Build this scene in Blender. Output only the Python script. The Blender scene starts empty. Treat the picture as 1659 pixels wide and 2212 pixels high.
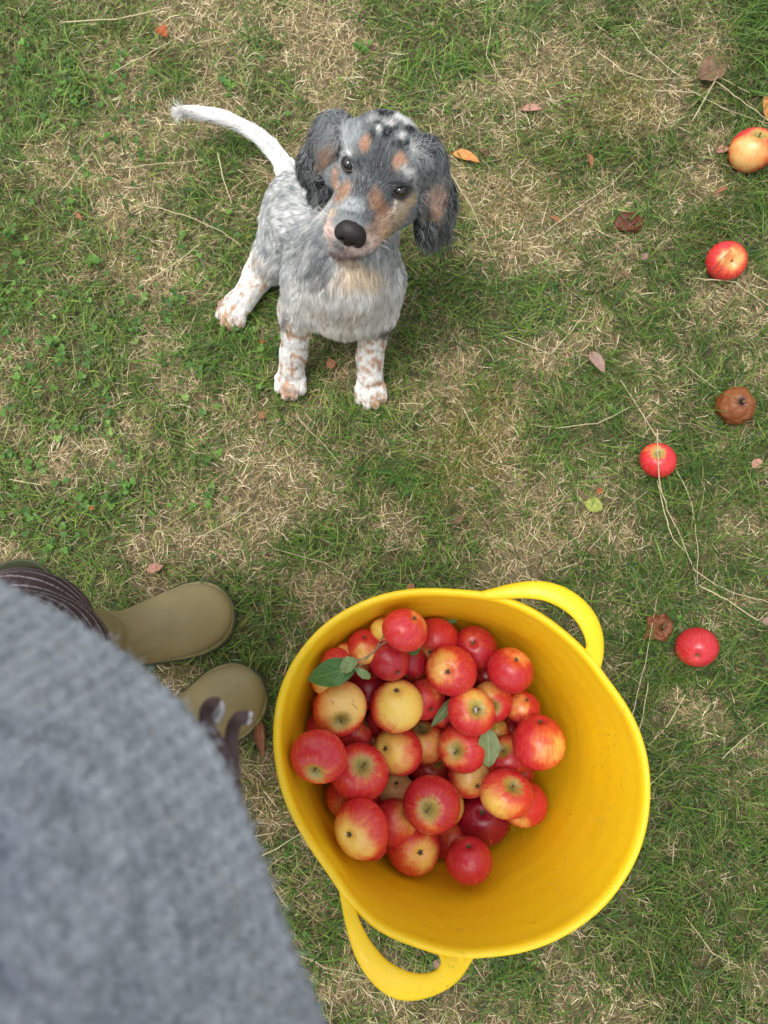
import bpy, math, random
import numpy as np
from mathutils import Vector, Matrix, kdtree

# ------------------------------------------------------------------ camera, sky, sun, exposure
S = bpy.context.scene
H = 1.44                       # the phone is held 1.44 m above the lawn
TH = math.radians(10.0)        # tilted 10 degrees forward from straight down
FPX, CU, CV = 1662.0, 829.5, 1106.0     # focal length and centre for a 1659 x 2212 picture
cam_d = bpy.data.cameras.new('camera')
cam_d.sensor_fit = 'VERTICAL'
cam_d.sensor_height = 34.6
cam_d.lens = 26.0
cam_d.clip_start = 0.02
cam_d.clip_end = 400
cam_d.dof.use_dof = True
cam_d.dof.focus_distance = 1.24
cam_d.dof.aperture_fstop = 5.2
cam = bpy.data.objects.new('camera', cam_d)
S.collection.objects.link(cam)
cam.location = (0, 0, H)
cam.rotation_euler = (TH, 0, 0)
S.camera = cam

world = bpy.data.worlds.new('World')
S.world = world
world.use_nodes = True
nt = world.node_tree
bg = nt.nodes['Background']
sky = nt.nodes.new('ShaderNodeTexSky')
sky.sky_type = 'NISHITA'
sky.sun_disc = False
SUN_EL, SUN_AZ = math.radians(74), math.radians(265)
sky.sun_elevation = SUN_EL
sky.sun_rotation = SUN_AZ
sky.dust_density = 4.0
sky.air_density = 1.0
hsv = nt.nodes.new('ShaderNodeHueSaturation')
hsv.inputs['Saturation'].default_value = 0.30      # cloud cover: the sky light is nearly white
nt.links.new(sky.outputs[0], hsv.inputs['Color'])
nt.links.new(hsv.outputs[0], bg.inputs['Color'])
bg.inputs['Strength'].default_value = 0.15

sun_d = bpy.data.lights.new('sun', 'SUN')
sun_d.energy = 0.95
sun_d.angle = math.radians(28)
sun_d.color = (1.0, 0.97, 0.92)
sun = bpy.data.objects.new('sun', sun_d)
S.collection.objects.link(sun)
sun_dir = Vector((math.sin(SUN_AZ) * math.cos(SUN_EL), math.cos(SUN_AZ) * math.cos(SUN_EL), math.sin(SUN_EL)))
sun.rotation_euler = sun_dir.to_track_quat('Z', 'Y').to_euler()

S.view_settings.view_transform = 'Standard'
S.view_settings.look = 'None'
S.view_settings.gamma = 1.0
S.view_settings.use_curve_mapping = False
S.view_settings.exposure = 0.76
S.render.engine = 'CYCLES'
S.cycles.max_bounces = 6

# ------------------------------------------------------------------ helpers
rng = np.random.default_rng(7)
random.seed(7)
FWD = np.array([0, math.sin(TH), -math.cos(TH)])
UPV = np.array([0, math.cos(TH), math.sin(TH)])
RT = np.array([1.0, 0, 0])
CAM = np.array([0, 0, H])

def W(u, v, z):
    """World point at height z seen at (u, v) of the photograph."""
    d = FWD + RT * ((u - CU) / FPX) + UPV * ((CV - v) / FPX)
    t = (z - H) / d[2]
    return CAM + d * t

def Wd(u, v, depth):
    d = FWD + RT * ((u - CU) / FPX) + UPV * ((CV - v) / FPX)
    return CAM + d * depth

def project(P):
    q = P - CAM
    dep = q @ FWD
    return CU + FPX * (q @ RT) / dep, CV - FPX * (q @ UPV) / dep, dep

def nrm(v):
    v = np.asarray(v, float)
    return v / (np.linalg.norm(v, axis=-1, keepdims=True) + 1e-12)

def sstep(a, b, x):
    t = np.clip((x - a) / (b - a), 0, 1)
    return t * t * (3 - 2 * t)

def _hash(ix, iy, iz, seed):
    h = (ix.astype(np.int64) * 374761393 + iy.astype(np.int64) * 668265263 + iz.astype(np.int64) * 2147483647 // 7 * 3 + seed * 974711) & 0xffffffff
    h = ((h ^ (h >> 13)) * 1274126177) & 0xffffffff
    h = (h ^ (h >> 16)) & 0xffff
    return h / 65535.0

def noise3(P, scale, seed=0):
    """value noise 0..1"""
    Q = np.asarray(P, float) * scale + 1000.0
    if Q.shape[1] == 2:
        Q = np.concatenate([Q, np.full((len(Q), 1), 1000.0)], 1)
    I = np.floor(Q).astype(np.int64)
    F = Q - I
    F = F * F * (3 - 2 * F)
    r = 0
    for dx in (0, 1):
        for dy in (0, 1):
            for dz in (0, 1):
                w = (F[:, 0] if dx else 1 - F[:, 0]) * (F[:, 1] if dy else 1 - F[:, 1]) * (F[:, 2] if dz else 1 - F[:, 2])
                r = r + w * _hash(I[:, 0] + dx, I[:, 1] + dy, I[:, 2] + dz, seed)
    return r

def fbm(P, scale, seed=0, oct=3):
    r, a, t = 0, 1.0, 0
    for o in range(oct):
        r = r + a * noise3(P, scale * 2 ** o, seed + o * 17)
        t += a
        a *= 0.5
    return r / t

def link(o, parent=None):
    S.collection.objects.link(o)
    if parent is not None:
        o.parent = parent
    return o

def tag(o, label=None, cat=None, group=None, kind=None):
    if label: o['label'] = label
    if cat: o['category'] = cat
    if group: o['group'] = group
    if kind: o['kind'] = kind
    return o

def mesh_np(name, V, faces, mat=None, parent=None, smooth=True, colors=None):
    """faces: list of (n,k) int arrays"""
    me = bpy.data.meshes.new(name)
    V = np.asarray(V, np.float32)
    me.vertices.add(len(V))
    me.vertices.foreach_set('co', V.ravel())
    faces = [np.asarray(f, np.int32) for f in faces if len(f)]
    nl = sum(f.size for f in faces)
    nf = sum(len(f) for f in faces)
    me.loops.add(nl)
    me.loops.foreach_set('vertex_index', np.concatenate([f.ravel() for f in faces]))
    me.polygons.add(nf)
    sizes = np.concatenate([np.full(len(f), f.shape[1], np.int32) for f in faces])
    starts = np.concatenate([[0], np.cumsum(sizes)[:-1]]).astype(np.int32)
    me.polygons.foreach_set('loop_start', starts)
    me.polygons.foreach_set('use_smooth', np.full(nf, smooth))
    me.update(calc_edges=True)
    me.validate()
    if colors is not None:
        a = me.color_attributes.new('col', 'FLOAT_COLOR', 'POINT')
        c = np.concatenate([colors, np.ones((len(colors), 1))], 1).astype(np.float32)
        a.data.foreach_set('color', c.ravel())
    if mat: me.materials.append(mat)
    o = bpy.data.objects.new(name, me)
    link(o, parent)
    return o

def grid_faces(nu, nv, close_u=False, close_v=False):
    """vertex index = i*nv + j"""
    iu = np.arange(nu if close_u else nu - 1)
    jv = np.arange(nv if close_v else nv - 1)
    I, J = np.meshgrid(iu, jv, indexing='ij')
    I2, J2 = (I + 1) % nu, (J + 1) % nv
    return np.stack([I * nv + J, I2 * nv + J, I2 * nv + J2, I * nv + J2], -1).reshape(-1, 4)

def hair_curves(name, P, R, col, mat, parent=None):
    """P (n,k,3), R (n,k), col (n,3)"""
    n, k = P.shape[:2]
    cu = bpy.data.hair_curves.new(name)
    cu.add_curves([k] * n)
    cu.attributes['position'].data.foreach_set('vector', P.astype(np.float32).ravel())
    ra = cu.attributes.get('radius') or cu.attributes.new('radius', 'FLOAT', 'POINT')
    ra.data.foreach_set('value', R.astype(np.float32).ravel())
    ca = cu.attributes.new('col', 'FLOAT_COLOR', 'CURVE')
    c = np.concatenate([col, np.ones((n, 1))], 1).astype(np.float32)
    ca.data.foreach_set('color', c.ravel())
    cu.materials.append(mat)
    o = bpy.data.objects.new(name, cu)
    link(o, parent)
    return o

# ---- material helpers
def new_mat(name, base=(.5, .5, .5), rough=.6, spec=.4, **kw):
    m = bpy.data.materials.new(name)
    m.use_nodes = True
    b = m.node_tree.nodes['Principled BSDF']
    b.inputs['Base Color'].default_value = (*base, 1)
    b.inputs['Roughness'].default_value = rough
    b.inputs['Specular IOR Level'].default_value = spec
    for k, v in kw.items():
        b.inputs[k.replace('_', ' ')].default_value = v
    return m

class NT:
    def __init__(s, m):
        s.t = m.node_tree; s.n = s.t.nodes; s.l = s.t.links; s.b = s.n['Principled BSDF']
    def add(s, typ, **kw):
        x = s.n.new(typ)
        for k, v in kw.items(): setattr(x, k, v)
        return x
    def noise(s, scale, detail=3, vec=None, rough=.5, dist=0):
        x = s.n.new('ShaderNodeTexNoise')
        x.inputs['Scale'].default_value = scale; x.inputs['Detail'].default_value = detail
        x.inputs['Roughness'].default_value = rough; x.inputs['Distortion'].default_value = dist
        if vec is not None: s.l.new(vec, x.inputs['Vector'])
        return x.outputs['Fac']
    def coord(s, which='Object'):
        return s.n.new('ShaderNodeTexCoord').outputs[which]
    def scale(s, vec, sc):
        x = s.n.new('ShaderNodeMapping'); x.inputs['Scale'].default_value = sc
        s.l.new(vec, x.inputs['Vector']); return x.outputs[0]
    def math(s, op, a, b=None, clamp=False):
        x = s.n.new('ShaderNodeMath'); x.operation = op; x.use_clamp = clamp
        for i, q in enumerate((a, b)):
            if q is None: continue
            if isinstance(q, (int, float)): x.inputs[i].default_value = q
            else: s.l.new(q, x.inputs[i])
        return x.outputs[0]
    def rng(s, v, a, b, lo=0, hi=1):
        x = s.n.new('ShaderNodeMapRange'); x.interpolation_type = 'SMOOTHSTEP'
        s.l.new(v, x.inputs[0])
        for i, q in zip((1, 2, 3, 4), (a, b, lo, hi)):
            if isinstance(q, (int, float)): x.inputs[i].default_value = q
            else: s.l.new(q, x.inputs[i])
        return x.outputs[0]
    def mix(s, f, a, b):
        x = s.n.new('ShaderNodeMix'); x.data_type = 'RGBA'
        for i, q in ((0, f), (6, a), (7, b)):
            if isinstance(q, (int, float)): x.inputs[i].default_value = q
            elif isinstance(q, (tuple, list)): x.inputs[i].default_value = (*q[:3], 1)
            else: s.l.new(q, x.inputs[i])
        return x.outputs[2]
    def base(s, c): s.l.new(c, s.b.inputs['Base Color'])
    def bump(s, h, strength=.3, dist=.001):
        x = s.n.new('ShaderNodeBump'); x.inputs['Strength'].default_value = strength
        x.inputs['Distance'].default_value = dist
        s.l.new(h, x.inputs['Height']); s.l.new(x.outputs[0], s.b.inputs['Normal'])
    def attr(s, name, typ='GEOMETRY', out='Color'):
        x = s.n.new('ShaderNodeAttribute'); x.attribute_name = name; x.attribute_type = typ
        return x.outputs[out]

def attr_mat(name, rough=.6, spec=.3, translucent=0.0):
    m = new_mat(name, rough=rough, spec=spec)
    t = NT(m)
    c = t.attr('col')
    t.base(c)
    if translucent > 0:
        tr = t.add('ShaderNodeBsdfTranslucent'); mx = t.add('ShaderNodeMixShader')
        t.l.new(c, tr.inputs['Color']); mx.inputs[0].default_value = translucent
        t.l.new(t.b.outputs[0], mx.inputs[1]); t.l.new(tr.outputs[0], mx.inputs[2])
        t.l.new(mx.outputs[0], t.n['Material Output'].inputs['Surface'])
    return m

# ---- signed distance shapes turned into one continuous mesh
def cone(a, b, ra, rb):
    return ('c', np.array(a, float), np.array(b, float), ra, rb)

def ell(c, radii, axes=None):
    return ('e', np.array(c, float), np.array(radii, float), np.eye(3) if axes is None else nrm(np.array(axes, float)))

def sd(p, P):
    if p[0] == 'c':
        _, a, b, ra, rb = p
        ba = b - a
        h = np.clip(((P - a) @ ba) / max(ba @ ba, 1e-12), 0, 1)
        q = P - a - h[..., None] * ba
        return np.sqrt((q * q).sum(-1)) - (ra + (rb - ra) * h)
    _, c, r, ax = p
    q = (P - c) @ ax.T
    k0 = np.sqrt(((q / r) ** 2).sum(-1)) + 1e-9
    k1 = np.sqrt(((q / (r * r)) ** 2).sum(-1)) + 1e-9
    return k0 * (k0 - 1) / k1

def smin(a, b, k):
    h = np.clip(0.5 + 0.5 * (b - a) / k, 0, 1)
    return b + (a - b) * h - k * h * (1 - h)

def group_sd(prims, P, k):
    d = None
    for p in prims:
        x = sd(p, P)
        d = x if d is None else smin(d, x, k)
    return d

def surface_nets(f, lo, hi, h):
    lo = np.array(lo, float); hi = np.array(hi, float)
    n = np.ceil((hi - lo) / h).astype(int) + 1
    ax = [lo[i] + h * np.arange(n[i]) for i in range(3)]
    D = np.empty(n, np.float32)
    Yg, Zg = np.meshgrid(ax[1], ax[2], indexing='ij')
    CH = 12
    for i in range(0, n[0], CH):
        xs = ax[0][i:i + CH]
        P = np.empty((len(xs), n[1], n[2], 3))
        P[..., 0] = xs[:, None, None]; P[..., 1] = Yg; P[..., 2] = Zg
        D[i:i + CH] = f(P.reshape(-1, 3)).reshape(P.shape[:3])
    ins = D < 0
    c = np.zeros(n - 1, int)
    for dx in (0, 1):
        for dy in (0, 1):
            for dz in (0, 1):
                c += ins[dx:n[0] - 1 + dx, dy:n[1] - 1 + dy, dz:n[2] - 1 + dz]
    act = (c > 0) & (c < 8)
    idx = -np.ones(n - 1, int)
    cells = np.argwhere(act)
    idx[act] = np.arange(len(cells))
    acc = np.zeros((len(cells), 3)); cnt = np.zeros(len(cells))
    corners = [np.array(q) for q in ((0,0,0),(1,0,0),(0,1,0),(1,1,0),(0,0,1),(1,0,1),(0,1,1),(1,1,1))]
    for a in range(8):
        for b in range(a + 1, 8):
            if np.abs(corners[a] - corners[b]).sum() != 1: continue
            A = cells + corners[a]; B = cells + corners[b]
            da = D[A[:, 0], A[:, 1], A[:, 2]]; db = D[B[:, 0], B[:, 1], B[:, 2]]
            m = (da < 0) != (db < 0)
            t = np.where(m, da / np.where(m, da - db, 1), 0)
            acc += np.where(m[:, None], corners[a] + t[:, None] * (corners[b] - corners[a]), 0)
            cnt += m
    V = lo + h * (cells + acc / cnt[:, None])
    F = []
    for axis in range(3):
        o1, o2 = [(1, 2), (2, 0), (0, 1)][axis]
        sl0 = [slice(None)] * 3; sl1 = [slice(None)] * 3
        sl0[axis] = slice(0, n[axis] - 1); sl1[axis] = slice(1, n[axis])
        a0 = ins[tuple(sl0)]; a1 = ins[tuple(sl1)]
        e = np.argwhere(a0 != a1)
        e = e[(e[:, o1] > 0) & (e[:, o2] > 0) & (e[:, o1] < n[o1] - 1) & (e[:, o2] < n[o2] - 1)]
        s = a0[e[:, 0], e[:, 1], e[:, 2]]
        def cell(d1, d2):
            q = e.copy(); q[:, o1] -= d1; q[:, o2] -= d2
            return idx[q[:, 0], q[:, 1], q[:, 2]]
        q = np.stack([cell(1, 1), cell(0, 1), cell(0, 0), cell(1, 0)], 1)
        q[~s] = q[~s][:, ::-1]
        F.append(q)
    F = np.concatenate(F)
    for _ in range(3):                                  # settle the vertices on the surface
        g = sdf_grad(f, V)
        V = V - np.clip(f(V), -h, h)[:, None] * g
    return V, F

def sdf_grad(f, P, e=5e-4):
    g = np.empty_like(P)
    for i in range(3):
        d = np.zeros(3); d[i] = e
        g[:, i] = f(P + d) - f(P - d)
    return nrm(g)

def tube(name, pts, rad, mat, parent=None, K=6):
    pts = np.array(pts, float); n = len(pts)
    T = nrm(np.gradient(pts, axis=0)); ref = np.array([.13, .3, 1.0])
    A = nrm(np.cross(T, ref)); B = np.cross(A, T)
    an = np.arange(K) / K * 6.2832
    rad = np.broadcast_to(np.asarray(rad, float), (n,))
    V = (pts[:, None] + rad[:, None, None] * (np.cos(an)[None, :, None] * A[:, None] + np.sin(an)[None, :, None] * B[:, None])).reshape(-1, 3)
    return mesh_np(name, V, [grid_faces(n, K, close_v=True), [list(range(K))[::-1]], [list(range((n - 1) * K, n * K))]], mat, parent)
# ------------------------------------------------------------------ the lawn
# dryness of the lawn: places given by where they lie in the picture, turned into ground positions
DRY = [(430,60,90,70,.9),(350,300,120,70,.9),(250,420,170,60,.8),(90,350,70,50,.5),(620,60,80,60,.6),(700,130,90,90,.6),
       (1180,130,150,90,.9),(1340,230,90,45,1.2),(1030,200,70,40,.5),(1100,420,120,80,.7),(1180,530,120,70,.8),(1040,470,60,60,.5),
       (360,600,120,60,.6),(440,860,90,60,.7),(560,930,110,70,.8),(620,1060,110,80,.8),(300,930,100,50,.5),(60,740,60,40,.5),
       (20,1210,60,60,.9),(390,1180,150,60,.6),(1000,940,140,90,1.0),(990,800,60,80,.5),(1500,640,80,70,.6),(1530,100,100,50,.6),
       (1250,750,120,60,.6),(1150,1220,110,60,.5),(1330,1330,70,50,.6),(600,1700,60,110,.5),(640,1950,60,100,.5),(720,2150,90,60,.7),
       (1560,1520,70,60,.5),(1300,2140,120,60,.5),(1450,420,100,60,.5),(180,540,80,50,.5),(500,1220,70,50,.4),(160,1010,60,50,.4),
       (1400,900,60,60,.5),(330,700,60,60,.3),(400,1480,70,40,.9),(1540,680,60,60,.5),(1620,620,50,50,.7),(870,1150,80,40,.3)]
GREEN = [(110,180,130,90,.9),(80,560,110,60,.7),(120,680,130,90,.6),(90,860,110,90,.7),(90,1080,120,80,.8),(620,560,60,60,.3),
         (1000,100,90,90,1.0),(900,150,90,80,.7),(500,300,50,60,.4),(560,60,70,60,.5),(560,780,110,50,.7),(470,740,80,50,.6),
         (720,960,120,60,.7),(900,1030,120,60,.6),(700,1180,100,50,.6),(1350,60,60,60,.3),(1640,60,60,200,.9),(1330,330,90,50,.7),
         (1120,680,90,70,.6),(1000,600,80,70,.5),(1590,500,60,70,.7),(1640,480,40,70,.6),(1500,860,90,60,.6),(1450,1080,100,90,.5),
         (1200,960,90,60,.6),(1330,1180,100,80,.4),(1550,1230,90,60,.5),(1620,1480,60,90,.8),(1500,1750,90,120,.5),(1600,1700,60,80,.5),
         (700,2030,60,60,.5),(1380,1700,40,120,.4),(1050,830,50,60,.4),(880,760,50,80,.6),(1250,60,60,60,.2),(440,1120,80,50,.5),
         (580,1340,50,60,.5),(1450,2060,110,80,.4)]
def patch(u, v, L):
    r = np.zeros(len(u))
    for a, b, ra, rb, w in L:
        r += w * np.exp(-((u - a) / ra) ** 2 - ((v - b) / rb) ** 2)
    return r

def dryness(XY):
    P = np.concatenate([XY, np.zeros((len(XY), 1))], 1)
    u, v, _ = project(P)
    n = fbm(XY, 9, 3, 3) - .5
    n2 = fbm(XY, 34, 5, 2) - .5
    d = .47 + 2.1 * n + 1.3 * n2 + .95 * patch(u, v, DRY) - .90 * patch(u, v, GREEN)
    return np.clip(d, 0, 1)

# ground sheet
m = new_mat('soil', rough=.95, spec=.1)
t = NT(m)
co = t.coord('Object')
n1 = t.noise(60, 6, co); n2 = t.noise(9, 4, co); n3 = t.noise(500, 3, co)
far = t.mix(t.rng(n2, .4, .6), (.070, .105, .028), (.15, .145, .065))
far0 = far
c = t.mix(t.rng(n1, .35, .65), far, (.085, .065, .035))
c = t.mix(t.attr('dry', out='Fac'), c, t.mix(n1, (.34, .27, .16), (.20, .155, .085)))
c = t.mix(t.rng(n3, .5, .75), c, (.17, .14, .08))
t.base(c); t.bump(n3, .6, .004)
xs = np.concatenate([[-300, -60, -12, -4, -2.12], np.linspace(-2, 2, 170), [2.12, 4, 12, 60, 300]])
X, Y = np.meshgrid(xs, xs, indexing='ij')
def ground_z(XY):
    r = np.maximum(np.abs(XY[:, 0]), np.abs(XY[:, 1]))
    return (fbm(XY, 6, 11, 2) - .5) * .014 * (1 - sstep(1.4, 2.0, r))
XYg = np.stack([X.ravel(), Y.ravel()], 1)
V = np.concatenate([XYg, ground_z(XYg)[:, None] - .004], 1)
g = mesh_np('ground', V, [grid_faces(len(xs), len(xs))], m)
da = g.data.attributes.new('dry', 'FLOAT', 'POINT')
da.data.foreach_set('value', (sstep(.35, .95, dryness(XYg)) * .8 * sstep(2.0, 1.7, np.abs(XYg).max(1))).astype(np.float32))
tag(g, kind='structure')

TUB_C = W(997, 1665, .36)[:2]
def excluded(XY):
    ex = (np.hypot(XY[:, 0] - TUB_C[0], XY[:, 1] - TUB_C[1]) < .185)
    for (ax, ay, bx, by, r) in BOOT_FOOT:
        ba = np.array([bx - ax, by - ay]); q = XY - np.array([ax, ay])
        hh = np.clip(q @ ba / (ba @ ba), 0, 1)
        ex |= np.hypot(*(q - hh[:, None] * ba).T) < r
    return ex
BOOT_FOOT = []
for (u0, v0, u1, v1) in ((245, 1400, 455, 1328), (395, 1565, 520, 1487)):
    a = W(u0, v0, .02); b = W(u1, v1, .02)
    BOOT_FOOT.append((a[0], a[1], b[0], b[1], .046))

def blades(name, n, root, length, width, azim, lean, bend, col, mat, k=3, flat=None):
    """ribbon blades: root (n,3); azim direction of lean; lean 0 upright .. 1 lying; bend extra curl"""
    s = np.linspace(0, 1, k + 1)
    el0 = (1 - lean) * (math.pi / 2)                    # starting elevation angle
    P = np.empty((n, k + 1, 3)); P[:, 0] = root
    for i in range(1, k + 1):
        el = el0 - bend * (i - .5) / k
        az = azim + (flat if flat is not None else 0) * (i - .5) / k
        d = np.stack([np.cos(el) * np.cos(az), np.cos(el) * np.sin(az), np.sin(el)], 1)
        P[:, i] = P[:, i - 1] + d * (length / k)[:, None]
    P[..., 2] = np.maximum(P[..., 2], root[:, None, 2] * 0 + .0015)
    side = np.stack([-np.sin(azim), np.cos(azim), np.zeros(n)], 1)
    tilt = rng.uniform(-.8, .8, n)
    side = side * np.cos(tilt)[:, None] + np.array([0, 0, 1]) * np.sin(tilt)[:, None]
    wprof = np.array([.75, 1.0, .8, .45, .2])[:k]
    Vs = []
    for i in range(k):
        w = (width * wprof[i] * .5)[:, None]
        Vs += [P[:, i] - side * w, P[:, i] + side * w]
    Vs.append(P[:, k])
    V = np.stack(Vs, 1).reshape(-1, 3)
    m_ = 2 * k + 1
    base = np.arange(n)[:, None] * m_
    Q = np.concatenate([base + np.array([[2 * i, 2 * i + 1, 2 * i + 3, 2 * i + 2]]) for i in range(k - 1)])
    T = base + np.array([[2 * k - 2, 2 * k - 1, 2 * k]])
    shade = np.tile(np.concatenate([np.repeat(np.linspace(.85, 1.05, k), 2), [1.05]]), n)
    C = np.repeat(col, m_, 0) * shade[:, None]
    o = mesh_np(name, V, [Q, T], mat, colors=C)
    return o

def scatter(n, lim=(-1.9, 1.9, -1.5, 2.3)):
    n = int(n * 2.41)
    XY = np.stack([rng.uniform(lim[0], lim[1], n), rng.uniform(lim[2], lim[3], n)], 1)
    # full density where the photograph looks, thinner beyond
    inside = (np.abs(XY[:, 0]) < (.74 + .1 * np.maximum(XY[:, 1], 0) + .03)) & (XY[:, 1] > -.70) & (XY[:, 1] < 1.43)
    near = (np.abs(XY[:, 0]) < 1.15) & (XY[:, 1] > -.95) & (XY[:, 1] < 1.65)
    keep = inside | (rng.random(n) < np.where(near, .40, .16))
    XY = XY[keep]
    return XY[~excluded(XY)]

grass_mat = attr_mat('grass_blade', .5, .35, .30)
straw_mat = attr_mat('straw', .75, .2, .12)
def pick(cols, w, n):
    cols = np.array(cols); w = np.array(w, float); i = rng.choice(len(cols), n, p=w / w.sum())
    return cols[i] * rng.uniform(.75, 1.25, (n, 1))

def lawn():
    # thatch of dead straw lying flat, everywhere, thicker where dry
    XY = scatter(300000)
    d = dryness(XY)
    keep = rng.random(len(XY)) < (.30 + .60 * d)
    XY, d = XY[keep], d[keep]
    n = len(XY)
    L = rng.gamma(4, .0054, n) + .005
    z = ground_z(XY) + rng.uniform(.0, .010, n)
    cols = pick([(.50, .39, .22), (.35, .26, .14), (.70, .60, .39), (.17, .13, .07), (.10, .075, .04), (.42, .36, .15)], [3.0, 2.6, 2.2, 2.6, 2.6, 1.6], n)
    cols *= (.66 + .56 * d)[:, None]
    o = blades('dry_thatch', n, np.concatenate([XY, z[:, None]], 1), L, rng.uniform(.0006, .0015, n), rng.uniform(0, 2 * math.pi, n),
               rng.uniform(.80, 1.02, n), rng.uniform(-.1, .5, n), cols, straw_mat, 2, rng.uniform(-.9, .9, n))
    tag(o, 'tangled mat of dead straw-coloured grass covering the lawn', 'dry grass', kind='stuff')
    # green blades in tufts
    XY = scatter(175000)
    tuft = noise3(XY, 70, 31)
    d = dryness(XY)
    keep = rng.random(len(XY)) < np.clip(1.18 - 1.05 * d, .10, 1) * (.35 + .9 * sstep(.3, .7, tuft))
    XY, d = XY[keep], d[keep]
    n = len(XY)
    u, v, _ = project(np.concatenate([XY, np.zeros((n, 1))], 1))
    longer = sstep(1000, 1500, u) * .35 + .9 * sstep(1500, 1680, u) * sstep(400, 0, v)
    L = (rng.gamma(5, .0055, n) + .010) * (1 + longer)
    z = ground_z(XY)
    flow = 2 * math.pi * 1.6 * fbm(XY, 7, 41, 2)
    az = flow + rng.normal(0, 1.1, n)
    cols = pick([(.095, .195, .026), (.065, .145, .022), (.145, .25, .038), (.20, .28, .055), (.032, .085, .024), (.30, .30, .10)], [3, 3, 2.4, 1.5, 2.2, 1.0], n)
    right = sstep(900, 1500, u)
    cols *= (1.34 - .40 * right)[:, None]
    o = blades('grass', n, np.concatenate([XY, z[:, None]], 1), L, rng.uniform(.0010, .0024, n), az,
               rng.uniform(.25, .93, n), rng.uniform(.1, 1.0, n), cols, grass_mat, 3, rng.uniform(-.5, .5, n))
    tag(o, 'short green lawn grass growing through the dead straw', 'grass', kind='stuff')
    # broad longer blades in clumps
    cl = [(760, 1010, 40), (560, 790, 60), (1020, 90, 60), (470, 740, 50), (1100, 640, 50), (1590, 40, 60), (1640, 160, 60), (1640, 480, 40),
          (1620, 1500, 50), (900, 1040, 60), (1350, 60, 40), (60, 120, 60), (1300, 340, 60), (1180, 640, 60), (700, 2040, 50), (1500, 830, 60),
          (640, 1180, 60), (1450, 1230, 70), (1280, 1000, 60), (1600, 1800, 60), (200, 640, 60), (950, 560, 50), (620, 640, 50), (560, 1290, 30),
          (380, 780, 60), (420, 960, 50), (1640, 1960, 70), (1350, 2160, 60), (1150, 2120, 60), (560, 90, 50), (60, 30, 40), (500, 330, 40)]
    R = []
    for (a, b, s_) in cl:
        for _ in range(38):
            R.append(W(a + rng.normal(0, s_), b + rng.normal(0, s_ * .6), 0)[:2])
    R += list(scatter(3600))
    XY = np.array(R); XY = XY[~excluded(XY)]; n = len(XY)
    az_c = 2 * math.pi * fbm(XY, 5, 43, 2) * 1.5 + rng.normal(0, .7, n)
    # blades leaning over the windfalls, the paws and the boots
    XY2, az2 = [], []
    for (a, b, rr_, k_) in [(1624,326,.040,26), (1567,564,.038,30), (1421,996,.038,26), (1505,1398,.040,34), (1589,876,.038,28), (1357,480,.030,44), (1426,1358,.032,34),
                            (628,838,.040,26), (800,858,.040,26), (500,690,.042,26), (490,1310,.07,26), (555,1490,.07,22)]:
        c0 = W(a, b, .0)[:2]
        for _ in range(k_):
            th_ = rng.uniform(0, 2 * math.pi); q_ = c0 + rr_ * rng.uniform(.85, 1.5) * np.array([math.cos(th_), math.sin(th_)])
            XY2.append(q_); az2.append(th_ + math.pi + rng.normal(0, .9))
    XY = np.concatenate([XY, np.array(XY2)]); az_c = np.concatenate([az_c, az2]); n = len(XY)
    cols = pick([(.12, .23, .035), (.085, .175, .03), (.18, .29, .05), (.06, .14, .04)], [3, 3, 2, 1.5], n)
    o = blades('coarse_grass', n, np.concatenate([XY, ground_z(XY)[:, None]], 1), rng.uniform(.04, .090, n), rng.uniform(.0018, .0034, n),
               az_c, rng.uniform(.35, .85, n), rng.uniform(.3, 1.2, n), cols, grass_mat, 4, rng.uniform(-.4, .4, n))
    tag(o, 'broad long green grass blades standing in loose clumps', 'grass', kind='stuff')
    # moss: fine short yellow-green fuzz
    R = []
    for (a, b, s_, c_) in [(1000, 960, 60, 2600), (1290, 215, 60, 1500), (1050, 870, 45, 900), (1180, 350, 60, 800), (600, 1720, 40, 700), (1340, 240, 50, 1200), (1100, 450, 60, 700),
                           (1010, 1010, 40, 900), (250, 580, 60, 400), (60, 500, 40, 300), (1530, 480, 60, 500), (980, 1080, 60, 500), (250, 60, 40, 300)]:
        q = rng.normal(0, 1, (c_, 2)) * [s_, s_ * .7] + [a, b]
        R += [W(x, y, 0)[:2] for x, y in q]
    XY = np.array(R); XY = XY[~excluded(XY)]; n = len(XY)
    cols = pick([(.30, .26, .055), (.21, .20, .045), (.36, .32, .10), (.14, .15, .04)], [2, 2, 1, 1.5], n)
    o = blades('moss', n, np.concatenate([XY, ground_z(XY)[:, None] + rng.uniform(0, .008, (n, 1))], 1), rng.uniform(.005, .013, n), rng.uniform(.0010, .0018, n),
               rng.uniform(0, 6.28, n), rng.uniform(.2, .9, n), rng.uniform(0, .8, n), cols, grass_mat, 2)
    tag(o, 'yellow-green moss showing in the worn patches of lawn', 'moss', kind='stuff')

    # clover: three round leaflets on a short stalk
    C = []
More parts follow.
